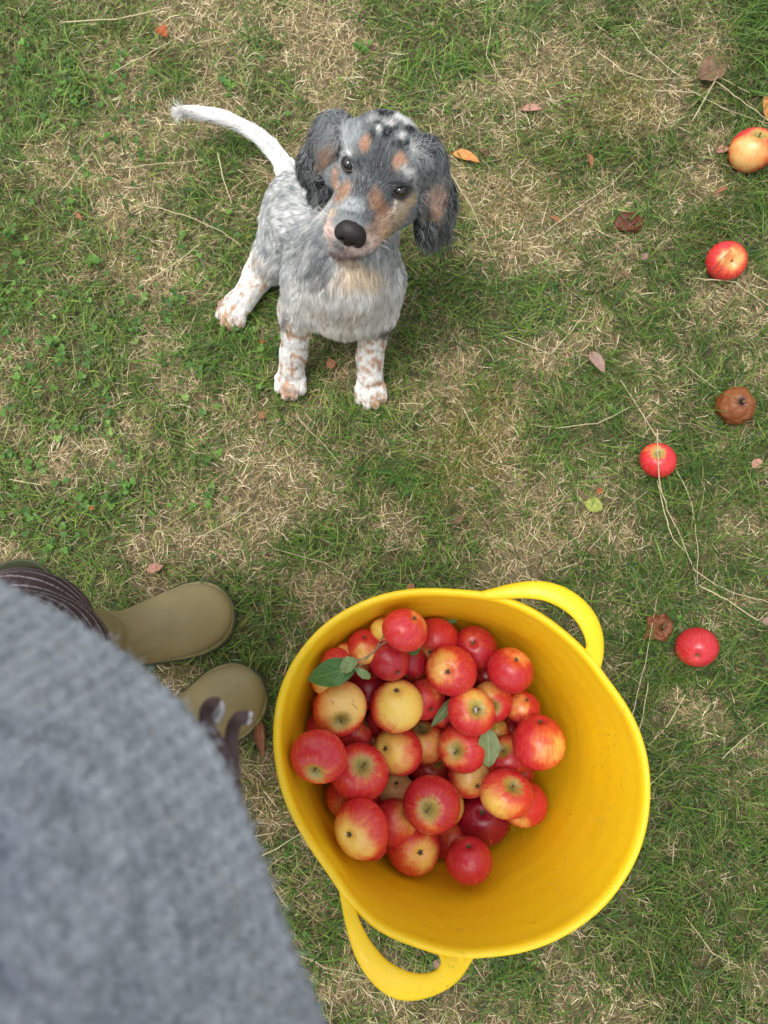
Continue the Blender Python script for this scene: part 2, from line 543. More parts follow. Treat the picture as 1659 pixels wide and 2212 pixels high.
    for (a, b, s1, s2, c_) in [(100, 190, 110, 70, 230), (60, 560, 70, 70, 130), (130, 700, 110, 80, 190), (90, 860, 90, 80, 170), (90, 1070, 90, 80, 180), (330, 680, 80, 60, 60),
                               (270, 260, 80, 60, 110), (300, 480, 60, 50, 40), (480, 230, 60, 60, 40), (260, 1130, 110, 60, 90), (520, 760, 80, 50, 50), (560, 690, 50, 50, 50),
                               (640, 120, 90, 60, 40), (470, 560, 60, 60, 30), (1080, 380, 40, 30, 10), (300, 850, 100, 80, 80), (1640, 930, 50, 50, 16), (1460, 1330, 50, 50, 16),
                               (1380, 870, 80, 50, 14), (640, 2050, 60, 60, 16), (430, 1080, 100, 60, 50), (20, 700, 40, 80, 50), (170, 400, 120, 60, 70)]:
        q = rng.normal(0, 1, (int(c_ * .28), 2)) * [s1, s2] + [a, b]
        # plants grow in little colonies
        q = np.where(rng.random((len(q), 1)) < .6, q[rng.integers(0, max(1, len(q) // 5), len(q))] + rng.normal(0, 11, q.shape), q)
        C += [W(x, y, .0)[:2] for x, y in q]
    C = np.array(C); C = C[~excluded(C)]
    n = len(C)
    ang = np.linspace(0, 2 * math.pi, 9)[:-1]
    prof = np.stack([.5 - .5 * np.cos(ang) * (1 - .12 * (np.cos(ang) < -.9)), .46 * np.sin(ang)], 1)   # a leaflet from base (0,0) outwards
    prof[4, 0] -= .12
    hz = rng.uniform(.008, .024, n); sz = rng.uniform(.0050, .0100, n); rot = rng.uniform(0, 6.28, n)
    til = rng.uniform(-.35, .35, (n, 2))
    colr = pick([(.090, .205, .032), (.060, .150, .026), (.13, .27, .042), (.22, .36, .08)], [3, 3, 2, .5], n)
    Vs, Cs = [], []
    for kf in range(3):
        a = rot + kf * 2.094 + rng.normal(0, .15, n)
        ca, sa = np.cos(a), np.sin(a)
        lx = prof[None, :, 0] * sz[:, None]; ly = prof[None, :, 1] * sz[:, None]
        x = lx * ca[:, None] - ly * sa[:, None]; y = lx * sa[:, None] + ly * ca[:, None]
        z = hz[:, None] + til[:, :1] * x + til[:, 1:] * y + .25 * lx - .35 * np.abs(ly)
        Vs.append(np.stack([x + C[:, :1], y + C[:, 1:], z], -1))
        Cs.append(np.repeat((colr * rng.uniform(.9, 1.1, (n, 1)))[:, None], 8, 1))
    V = np.stack(Vs, 1).reshape(-1, 3); Cc = np.stack(Cs, 1).reshape(-1, 3)
    F = np.arange(len(V)).reshape(-1, 8)
    o = mesh_np('clover', V, [F], grass_mat, colors=Cc)
    tag(o, 'small three-leaved clover plants mixed through the lawn', 'clover', kind='stuff')
lawn()

# long single dead stalks that can be told apart
stalk_mat = attr_mat('stalk', .6, .3, .05)
def stalk(pts, label, w=.0011, col=(.58, .50, .30), lift=.022, name='grass_stalk'):
    P = []
    for (u, v, *z) in pts:
        P.append(W(u, v, z[0] if z else lift))
    P = np.array(P)
    # subdivide with slight waviness
    Q = [P[0]]
    for a, b in zip(P[:-1], P[1:]):
        for s_ in (.25, .5, .75, 1):
            q = a + (b - a) * s_
            if s_ < 1: q = q + np.array([*rng.normal(0, .0007, 2), rng.normal(0, .001)])
            Q.append(q)
    Q = np.array(Q); n = len(Q)
    T = nrm(np.gradient(Q, axis=0))
    A = nrm(np.cross(T, [0, 0, 1.0])); B = np.cross(A, T)
    K = 5
    an = np.arange(K) / K * 2 * math.pi
    wr = w * np.linspace(1, .55, n)
    V = Q[:, None] + wr[:, None, None] * (np.cos(an)[None, :, None] * A[:, None] + np.sin(an)[None, :, None] * B[:, None])
    V = V.reshape(-1, 3)
    C = np.tile(np.array(col) * rng.uniform(.85, 1.15), (len(V), 1))
    o = mesh_np(name, V, [grid_faces(n, K, close_v=True), [list(range(K))[::-1]], [list(range((n - 1) * K, n * K))]], stalk_mat, colors=C)
    return tag(o, label, 'grass stalk', 'long dead grass stalks')
STK = [
 ([(1418,935,.085),(1424,1035,.05),(1440,1100),(1462,1140),(1500,1232),(1545,1263),(1600,1285),(1662,1302)], 'long pale bent stalk running from the red apple down to the right edge', .0013),
 ([(1420,1040,.05),(1428,1075),(1444,1140),(1455,1165),(1478,1190)], 'short pale stalk forked beside the long one below the red apple', .0012),
 ([(1340,820),(1440,975),(1475,1040),(1495,1090),(1507,1180),(1507,1262)], 'thin curving stalk passing right of the red apple', .0009),
 ([(1510,1265),(1570,1295),(1638,1340),(1659,1322)], 'kinked pale stalk near the right edge above the crimson apple', .0011),
 ([(1495,262),(1545,175),(1600,215),(1662,262)], 'angled pale stalk crossing the brown leaf at the top right', .0012),
 ([(1510,235),(1549,165,.03),(1620,200)], 'second pale stalk bent over the brown leaf', .0009),
 ([(1410,195),(1500,200),(1560,232),(1662,268)], 'long straight pale stalk pointing at the yellow apple', .0011),
 ([(1360,55),(1400,110),(1470,165),(1490,170)], 'thin stalk curving down near the top right', .0009),
 ([(1290,110),(1340,150),(1400,172),(1480,168)], 'curved pale stalk above the mossy patch', .0009),
 ([(1060,60),(1050,120),(1110,220),(1120,330)], 'thin upright stalk above the ear of the puppy', .0008),
 ([(970,370),(1020,450),(1050,520),(1075,570)], 'pale diagonal stalk right of the ear of the puppy', .0010),
 ([(1180,500),(1260,440),(1320,400),(1370,350)], 'pale stalk slanting up through the middle right', .0010),
 ([(1190,765),(1230,720),(1262,680),(1275,640)], 'curved pale stalk left of the brown leaf', .0010),
 ([(1090,725),(1140,745),(1190,765)], 'pale stalk joining the curved one', .0010),
 ([(1480,790),(1560,850),(1640,880)], 'thin dark stalk above the rotten apple', .0008),
 ([(1270,1190),(1340,1110),(1400,1060)], 'faint stalk left of the forked pair', .0008),
 ([(1200,925),(1290,915),(1360,880)], 'pale stalk leading towards the red apple from the left', .0010),
 ([(1140,1180),(1180,1120),(1230,1060)], 'slanting pale stalk above the tub', .0009),
 ([(130,48),(250,42),(370,15)], 'thick straw coloured stalk near the top left corner', .0013),
 ([(240,160),(330,110),(395,75)], 'pale stalk slanting near the top left', .0009),
 ([(420,95),(480,80),(520,62)], 'pale stalk right of the orange leaf', .0009),
 ([(470,330),(485,395),(500,440)], 'pale upright stalk below the tail of the puppy', .0013),
 ([(130,415),(200,330),(230,380),(270,395)], 'zigzag stalk in the left of the lawn', .0010),
 ([(300,440),(400,465),(480,500),(520,530)], 'long pale stalk left of the haunch of the puppy', .0011),
 ([(250,365),(330,355),(440,345)], 'pale level stalk left of the tail', .0010),
 ([(300,620),(390,560),(430,530)], 'pale stalk left of the hind paw', .0010),
 ([(640,900),(700,960),(740,1010)], 'short stalk below the front paw', .0008),
 ([(20,1035),(90,1048)], 'short white straw at the left edge', .0011),
 ([(430,1160),(510,1120),(560,1085)], 'stalk slanting above the boot', .0009),
 ([(590,1185),(700,1215),(770,1260)], 'pale stalk above the rim of the tub', .0009),
 ([(555,1855),(610,1825),(650,1800)], 'stalk between the grey jumper and the tub', .0012),
 ([(560,1870),(600,1930),(620,1960)], 'lower stalk between the grey jumper and the tub', .0010),
 ([(640,2060),(700,2090),(790,2110)], 'stalk left of the lower handle of the tub', .0011),
 ([(1360,1560),(1395,1430),(1420,1290)], 'thin upright stalk right of the tub', .0009),
 ([(1370,1620),(1390,1540),(1400,1475)], 'pale short stalk right of the rim of the tub', .0012),
 ([(1480,1500),(1440,1570),(1400,1610)], 'stalk below the crimson apple', .0009),
 ([(1560,1640),(1600,1600),(1655,1560)], 'pale stalk near the lower right edge', .0010),
 ([(1350,1770),(1400,1700),(1450,1650)], 'short pale stalk in the lower right', .0009),
 ([(1480,1980),(1540,2060),(1600,2090)], 'pale curved stalk near the bottom right', .0009),
 ([(1000,880),(1030,940)], 'short pale stalk on the mossy patch', .0012),
 ([(1625,590),(1659,610)], 'short white stalk below the pink apple', .0010),
 ([(1500,600),(1590,610),(1659,660)], 'long dull stalk below the pink apple', .0010),
]
for pts, lab, w_ in STK:
    stalk(pts, lab, w_)
# blades lying over the pink apple in the grass
stalk([(1540,583,.05),(1556,562,.074),(1575,545,.074),(1590,530,.05)], 'dark green blade lying across the pink apple', .0008, (.07, .09, .03))
stalk([(1546,598,.04),(1556,585,.073),(1565,566,.077),(1568,552,.075)], 'second dark blade upright against the pink apple', .0008, (.09, .10, .04))
# ------------------------------------------------------------------ the yellow tub
RIM_Z = .36
def c3(x, y):                     # crop coordinates of a zoomed view -> photograph coordinates (1659 wide)
    return (850 + x / 1.276) * .6636, (1850 + y / 1.276) * .6636
rim_px = [(62,680),(75,560),(110,450),(170,350),(270,240),(380,170),(500,122),(620,99),(740,98),(850,106),(925,110),(1010,130),(1100,165),(1200,225),(1280,292),(1345,348),
          (1400,425),(1440,480),(1500,560),(1560,670),(1595,790),(1606,900),(1600,1020),(1560,1180),(1500,1290),(1420,1395),(1300,1490),(1180,1553),(1050,1590),(930,1602),(860,1610),
          (790,1604),(730,1590),(650,1560),(560,1530),(460,1472),(395,1405),(345,1345),(300,1270),(240,1190),(170,1080),(110,960),(75,830)]
rim_w = np.array([W(*c3(x, y), RIM_Z)[:2] for x, y in rim_px])
TC = np.array(TUB_C)
NPH = 240
ph = np.arctan2(rim_w[:, 1] - TC[1], rim_w[:, 0] - TC[0]); rr = np.hypot(*(rim_w - TC).T)
od = np.argsort(ph); ph, rr = ph[od], rr[od]
PH = np.linspace(-math.pi, math.pi, NPH, endpoint=False)
RR = np.interp(PH, np.concatenate([ph - 2 * math.pi, ph, ph + 2 * math.pi]), np.tile(rr, 3))
ker = np.exp(-.5 * (np.arange(-9, 10) / 2.4) ** 2); ker /= ker.sum()
RR = np.convolve(np.concatenate([RR[-9:], RR, RR[:9]]), ker, 'valid')
RM = RR.mean()
RB = .165
BC = TC + np.array([-.012, .008])         # the base sits slightly off the middle of the squashed rim
def tub_r(phi, z):
    t = np.clip(z / RIM_Z, 0, 1)
    rim = np.interp(phi, np.append(PH, math.pi), np.append(RR, RR[0]))
    dev = rim - RM
    return RB + (RM - RB) * (t ** .82) + dev * t ** 1.6
def tub_c(z):
    t = np.clip(z / RIM_Z, 0, 1)
    return BC + (TC - BC) * t

m = new_mat('yellow_plastic', (.86, .56, .008), .42, .5)
t = NT(m); co = t.coord('Object')
n1 = t.noise(7, 4, co); n2 = t.noise(260, 4, t.scale(co, (1, 1, .25))); n3 = t.noise(26, 5, co, .7, 1.5)
n4 = t.noise(900, 2, co)
c = t.mix(t.rng(n1, .3, .7), (.93, .62, .008), (.88, .565, .008))
c = t.mix(t.math('MULTIPLY', t.rng(n3, .58, .72), .45), c, (.60, .40, .03))
sc = t.noise(70, 3, t.scale(co, (3, .35, 3)), .6, .6)
c = t.mix(t.math('MULTIPLY', t.rng(sc, .66, .72), .45), c, (.95, .75, .22))
dirt = t.noise(120, 4, co, .7)
dmask = t.math('MULTIPLY', t.rng(dirt, .61, .70), t.rng(t.noise(9, 2, co), .50, .62))
c = t.mix(t.math('MULTIPLY', dmask, .75), c, (.16, .10, .02))
t.base(c)
t.l.new(t.rng(n3, .3, .7, .36, .56), t.b.inputs['Roughness'])
t.bump(t.math('ADD', t.math('MULTIPLY', n2, .6), t.math('MULTIPLY', n4, .4)), .25, .0008)
t.b.inputs['Subsurface Weight'].default_value = .12
t.b.inputs['Subsurface Radius'].default_value = (.012, .008, .001)
t.b.inputs['Subsurface Scale'].default_value = 1.0
yellow = m

def build_tub():
    root = bpy.data.objects.new('tub', None); link(root); root.location = (BC[0], BC[1], 0)
    tag(root, 'yellow flexible two-handled tub standing on the lawn, half full of apples', 'tub')
    off = np.array([BC[0], BC[1], 0])
    # section of the wall as a closed profile: inside from the centre out, up, over the rolled rim, down the outside, back to the centre
    prof = []                                    # (radius scale mode, z, inset)
    for r_ in (0, .3, .55, .75, .9): prof.append(('b', r_, .012))
    prof.append(('b', .985, .0135))
    zs = list(np.linspace(.018, .345, 40))
    for z in zs:
        prof.append(('w', z, .0048))
    # raised rings moulded round the inside of the wall
    for (z, ins) in ((.350, .0052), (.3555, .0048), (.3595, .0030), (.3610, .0), (.3600, -.0035), (.3560, -.0058), (.3500, -.0062), (.3450, -.0045), (.3420, -.0008)):
        prof.append(('w', z, ins))
    for z in np.linspace(.33, .01, 14): prof.append(('w', z, 0))
    prof.append(('w', .001, .004))
    for r_ in (.9, .5, 0): prof.append(('b', r_, .001))
    n = len(prof)
    V = np.empty((NPH, n, 3))
    for j, (k, a, b) in enumerate(prof):
        if k == 'b':
            V[:, j, 0] = BC[0] + np.cos(PH) * (RB - .005) * a
            V[:, j, 1] = BC[1] + np.sin(PH) * (RB - .005) * a
            V[:, j, 2] = b
        else:
            c = tub_c(a)
            r = tub_r(PH, a) - b
            if b == .0048:
                r = r - .0004 * max(0, math.sin(a * 2 * math.pi / .021)) ** 4
            # the rim is pulled a little up towards the handles and sags between them
            V[:, j, 0] = c[0] + np.cos(PH) * r
            V[:, j, 1] = c[1] + np.sin(PH) * r
            V[:, j, 2] = a
    V = V.reshape(-1, 3) - off
    o = mesh_np('tub_wall', V, [grid_faces(NPH, n, close_u=True)], yellow, root)
    H1 = [((905,98),(930,128),-.006), ((960,86),(972,128),-.002),((1015,70),(1018,124),.003),((1100,55),(1100,120),.010),((1180,55),(1175,128),.015),((1265,80),(1245,158),.018),((1340,130),(1305,205),.018),
          ((1395,200),(1340,262),.016),((1420,275),(1355,308),.011),((1423,335),(1354,332),.004),((1416,385),(1338,348),-.002),((1402,428),(1330,342),-.008)]
    H2 = [((314,1305),(380,1385),-.010),((326,1345),(388,1398),-.006),((334,1390),(392,1418),-.002),((345,1450),(400,1452),.005),((372,1560),(443,1545),.012),((412,1655),(512,1630),.017),((475,1735),(570,1665),.019),
          ((545,1785),(610,1682),.019),((620,1797),(650,1690),.017),((700,1782),(695,1689),.014),((780,1745),(735,1672),.009),((832,1698),(755,1636),.004),((856,1655),(738,1600),-.002),((882,1612),(735,1588),-.008)]
    for Hn in (H1, H2):
        A = np.array([W(*c3(*p), RIM_Z + dz) for p, q, dz in Hn]); B = np.array([W(*c3(*q), RIM_Z + dz) for p, q, dz in Hn])
        # smooth resample
        def res(X):
            s = np.linspace(0, len(X) - 1, 64)
            out = np.empty((64, 3))
            for i in range(3):
                out[:, i] = np.interp(s, np.arange(len(X)), X[:, i])
            k = np.exp(-.5 * (np.arange(-6, 7) / 1.7) ** 2); k /= k.sum()
            for i in range(3):
                e = np.concatenate([2 * out[0, i] - out[6:0:-1, i], out[:, i], 2 * out[-1, i] - out[-2:-8:-1, i]])
                out[:, i] = np.convolve(e, k, 'valid')
            return out
        A, B = res(A), res(B)
        Cn = (A + B) / 2; hw = (B - A) / 2 * 1.12
        K = 20
        an = np.arange(K) / K * 2 * math.pi
        ca = np.sign(np.cos(an)) * np.abs(np.cos(an)) ** .75; sa = np.sign(np.sin(an)) * np.abs(np.sin(an)) ** .8
        th = .0062
        V = Cn[:, None] + hw[:, None] * ca[None, :, None] + np.array([0, 0, 1.0]) * (th * sa)[None, :, None]
        # the band is dished: its outer edge curls down
        V[..., 2] -= (.003 * np.clip(-ca, 0, 1) ** 2)[None, :]
        V = V.reshape(-1, 3) - off
        mesh_np('handle', V, [grid_faces(64, K, close_v=True), [list(range(K))[::-1]], [list(range(63 * K, 64 * K))]], yellow, root)
    return root
build_tub()

# ------------------------------------------------------------------ apples
am = new_mat('apple_skin', (.6, .05, .03), .34, .5)
t = NT(am); co = t.coord('Object')
geo_attr = lambda n_, o_='Fac': t.attr(n_, 'OBJECT', o_)
nx = t.add('ShaderNodeVectorMath', operation='NORMALIZE'); t.l.new(co, nx.inputs[0]); N = nx.outputs[0]
rv = t.attr('seed', 'OBJECT', 'Fac')
cmb = t.add('ShaderNodeCombineXYZ'); t.l.new(rv, cmb.inputs[0]); t.l.new(rv, cmb.inputs[1]); t.l.new(rv, cmb.inputs[2])
va = t.add('ShaderNodeVectorMath', operation='ADD'); t.l.new(N, va.inputs[0]); t.l.new(cmb.outputs[0], va.inputs[1]); NS = va.outputs[0]
# longitude streaks: noise over (cos, sin of longitude) nearly constant along latitude
sep = t.add('ShaderNodeSeparateXYZ'); t.l.new(N, sep.inputs[0])
rxy = t.math('SQRT', t.math('SUBTRACT', 1.0001, t.math('MULTIPLY', sep.outputs[2], sep.outputs[2])))
lx = t.math('DIVIDE', sep.outputs[0], rxy); ly = t.math('DIVIDE', sep.outputs[1], rxy)
lon = t.add('ShaderNodeCombineXYZ'); t.l.new(t.math('ADD', lx, rv), lon.inputs[0]); t.l.new(ly, lon.inputs[1]); t.l.new(t.math('MULTIPLY', sep.outputs[2], .35), lon.inputs[2])
streak = t.noise(9, 4, lon.outputs[0], .65)
streak2 = t.noise(26, 2, lon.outputs[0], .6)
big = t.noise(1.6, 3, NS)
mid = t.noise(5, 3, NS)
yd = t.attr('pale_side', 'OBJECT', 'Vector')
dp = t.add('ShaderNodeVectorMath', operation='DOT_PRODUCT'); t.l.new(N, dp.inputs[0]); t.l.new(yd, dp.inputs[1])
amt = t.attr('pale_amount', 'OBJECT', 'Fac')
e = t.math('ADD', dp.outputs['Value'], t.math('MULTIPLY', t.math('SUBTRACT', big, .5), .9))
e = t.math('ADD', e, t.math('MULTIPLY', t.math('SUBTRACT', streak, .5), .55))
e = t.math('ADD', e, t.math('MULTIPLY', amt, .80))
pale = t.rng(e, .45, 1.65)
# the hollow round the stalk stays green-yellow
hol = t.rng(t.math('ADD', sep.outputs[2], t.math('MULTIPLY', t.math('SUBTRACT', streak, .5), .34)), .84, .98)
hol = t.math('MULTIPLY', hol, t.attr('green_top', 'OBJECT', 'Fac'))
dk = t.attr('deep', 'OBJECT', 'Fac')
orange = t.mix(streak2, (.80, .19, .045), (.70, .10, .032))
red = t.mix(t.rng(streak, .35, .7), (.60, .018, .027), (.74, .078, .048))
red = t.mix(t.rng(mid, .35, .75), red, (.62, .028, .045))
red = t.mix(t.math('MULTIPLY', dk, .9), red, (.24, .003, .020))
yel = t.mix(mid, (.90, .60, .09), (.88, .66, .15))
yel = t.mix(t.attr('cream', 'OBJECT', 'Fac'), yel, (.84, .50, .21))
c = t.mix(t.rng(pale, .0, .50), red, orange)
c = t.mix(t.rng(pale, .25, .60), c, (.80, .30, .09))
c = t.mix(t.rng(pale, .45, .98), c, yel)
c = t.mix(t.math('MULTIPLY', t.rng(streak, .58, .8), .22), c, (.78, .28, .07))
c = t.mix(t.math('MULTIPLY', hol, .9), c, (.38, .36, .075))
rus = t.math('MULTIPLY', t.rng(t.math('ADD', sep.outputs[2], t.math('MULTIPLY', t.math('SUBTRACT', mid, .5), .12)), .945, .985), t.attr('green_top', 'OBJECT', 'Fac'))
c = t.mix(t.math('MULTIPLY', rus, .65), c, (.25, .19, .06))
vo = t.add('ShaderNodeTexVoronoi'); vo.inputs['Scale'].default_value = 11; t.l.new(NS, vo.inputs['Vector'])
dots = t.rng(vo.outputs['Distance'], .05, .085, 1, 0)
c = t.mix(t.math('MULTIPLY', dots, .42), c, (.86, .60, .34))
vo2 = t.add('ShaderNodeTexVoronoi'); vo2.inputs['Scale'].default_value = 5.5; t.l.new(NS, vo2.inputs['Vector'])
spot = t.math('MULTIPLY', t.rng(vo2.outputs['Distance'], .06, .11, 1, 0), t.attr('spots', 'OBJECT', 'Fac'))
c = t.mix(spot, c, (.20, .10, .03))
t.base(c)
fine = t.noise(60, 3, NS)
t.l.new(t.rng(mid, .3, .7, .22, .38), t.b.inputs['Roughness'])
t.bump(t.math('ADD', t.math('MULTIPLY', mid, .5), t.math('MULTIPLY', fine, .08)), .35, .0022)
t.b.inputs['Subsurface Weight'].default_value = .06
t.b.inputs['Subsurface Radius'].default_value = (.006, .002, .001)
apple_mat = am
stem_mat = new_mat('apple_stalk', (.17, .105, .04), .75, .2)
t = NT(stem_mat); t.base(t.mix(t.noise(300, 3, t.coord()), (.10, .06, .025), (.30, .24, .10)))
calyx_mat = new_mat('apple_calyx', (.07, .055, .03), .9, .1)
t = NT(calyx_mat); t.base(t.mix(t.noise(400, 3, t.coord()), (.03, .022, .012), (.20, .17, .09)))

def apple_mesh(seed, squat=.90, lobes=.02, stem_l=.2):
    r_ = np.random.default_rng(seed)
    nu, nv = 40, 28
    s = np.linspace(0, 1, nv)
    ang = s * math.pi
    # profile of an apple cut in half: hollow at both ends
    prof_r = np.sin(ang) ** .93 * (1 + .03 * np.cos(ang))
    prof_z = np.cos(ang) * squat
    prof_z -= .26 * np.exp(-(prof_r / .27) ** 2) * (ang < math.pi / 2)
    prof_z += .15 * np.exp(-(prof_r / .24) ** 2) * (ang > math.pi / 2)
    prof_r = prof_r * (1 + .05 * np.cos(ang))
    u = np.linspace(0, 2 * math.pi, nu, endpoint=False)
    p1, p2, p3 = r_.uniform(0, 6.28, 3)
    R = 1 + lobes * .7 * np.cos(5 * u + p1)[:, None] * sstep(.45, 1, np.abs(s * 2 - 1))[None] + lobes * np.cos(2 * u + p2)[:, None] + lobes * .8 * np.cos(u + p3)[:, None] * np.sin(ang)[None]
    X = np.cos(u)[:, None] * prof_r * R; Y = np.sin(u)[:, None] * prof_r * R
    Z = np.tile(prof_z, (nu, 1)) + .05 * np.cos(u + p2)[:, None] * prof_r[None]
    V = np.stack([X, Y, Z], -1).reshape(-1, 3)
    me_o = mesh_np('apple', V, [grid_faces(nu, nv, close_u=True)], apple_mat)
    # stalk
    L = stem_l + r_.uniform(.0, .12)
    K, n = 6, 6
    z0 = squat - .28
    cx = np.linspace(0, 1, n) ** 2 * r_.uniform(-.12, .12); cy = np.linspace(0, 1, n) ** 2 * r_.uniform(-.12, .12)
    zz = z0 + np.linspace(0, 1, n) * (L + .05)
    wr = np.array([.040, .036, .034, .036, .046, .040])
    an = np.arange(K) / K * 6.2832
    SV = np.stack([cx[:, None] + wr[:, None] * np.cos(an), cy[:, None] + wr[:, None] * np.sin(an), np.tile(zz[:, None], (1, K))], -1).reshape(-1, 3)
    st = mesh_np('stalk', SV, [grid_faces(n, K, close_v=True), [list(range((n - 1) * K, n * K))]], stem_mat, me_o)
    # calyx: five dry sepals standing round the eye of the apple
    zb = -(squat - .15) - .022
    CV = [[.055 * math.cos(q * .7854), .055 * math.sin(q * .7854), zb + .004] for q in range(8)]; CF = [[0, 1, 2, 3, 4, 5, 6, 7]]
    for i in range(5):
        a = i * 1.2566 + r_.uniform(-.2, .2)
        d = np.array([math.cos(a), math.sin(a), 0]); sd_ = np.array([-d[1], d[0], 0])
        b = len(CV)
        curl = r_.uniform(.4, 1.3)
        CV += [d * .02 - sd_ * .04 + [0, 0, zb + .01], d * .02 + sd_ * .04 + [0, 0, zb + .01], d * .085 + sd_ * .028 + [0, 0, zb - .055], d * .085 - sd_ * .028 + [0, 0, zb - .055],
               d * (.085 + .05 * curl) + [0, 0, zb - .07 + .02 * curl]]
        CF.append([b, b + 1, b + 2, b + 3])
        CF.append([b + 3, b + 2, b + 4, b + 4])
    ca = mesh_np('calyx', CV, [np.array([CF[0]]), np.array([f for f in CF if len(set(f)) == 4]), np.array([f[:3] for f in CF if len(set(f)) == 3])], calyx_mat, me_o, smooth=False)
    return me_o, st, ca
protos = [apple_mesh(i, sq, lo, sl) for i, (sq, lo, sl) in enumerate([(.88, .022, .16), (.92, .03, .22), (.84, .03, .14), (.95, .02, .20), (.90, .045, .12)])]
used_proto = [False] * 5

def put_apple(P, r, zaxis, pale_dir, label, pale_amount=0.0, deep=0.0, green=1.0, cream=0.0, spots=0.0, kind=0, group='apples in the yellow tub', parts=True, squash=1.0, seed=None):
    """zaxis: world direction of the stalk end; pale_dir: world direction of the palest side"""
    src = protos[kind]
    objs = []
    if not used_proto[kind]:
        used_proto[kind] = True; o, ch = src[0], list(src[1:])
    else:
        o = src[0].copy(); link(o); ch = []
        if parts:
            for c_ in src[1:]:
                d = c_.copy(); link(d, o); ch.append(d)
    z = Vector(zaxis).normalized()
    x = Vector((random.uniform(-1, 1), random.uniform(-1, 1), random.uniform(-1, 1))).cross(z).normalized()
    y = z.cross(x)
    M = Matrix((x, y, z)).transposed()
    o.matrix_world = Matrix.Translation(Vector(P)) @ M.to_4x4() @ Matrix.Diagonal((r, r, r * squash, 1))
    pl = M.inverted() @ Vector(pale_dir).normalized()
    o['pale_side'] = [pl.x, pl.y, pl.z]
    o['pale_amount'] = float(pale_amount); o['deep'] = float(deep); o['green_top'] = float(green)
    o['cream'] = float(cream); o['spots'] = float(spots); o['seed'] = float(seed if seed is not None else random.uniform(0, 20))
    tag(o, label, 'apple', group)
    return o

def view_dir(u, v, dx, dy):
    """world direction from the centre of a ball seen at (u,v) to its visible surface point at (dx,dy) radii (dy down)"""
    ray = nrm(FWD + RT * ((u - CU) / FPX) + UPV * ((CV - v) / FPX))
    rx = nrm(np.cross(ray, UPV)); ry = np.cross(rx, ray)
    q = min(.98, math.hypot(dx, dy)); k = q / max(math.hypot(dx, dy), 1e-6) if math.hypot(dx, dy) > .98 else 1
    dx, dy = dx * k, dy * k
    return rx * dx - ry * dy - ray * math.sqrt(max(0, 1 - dx * dx - dy * dy))

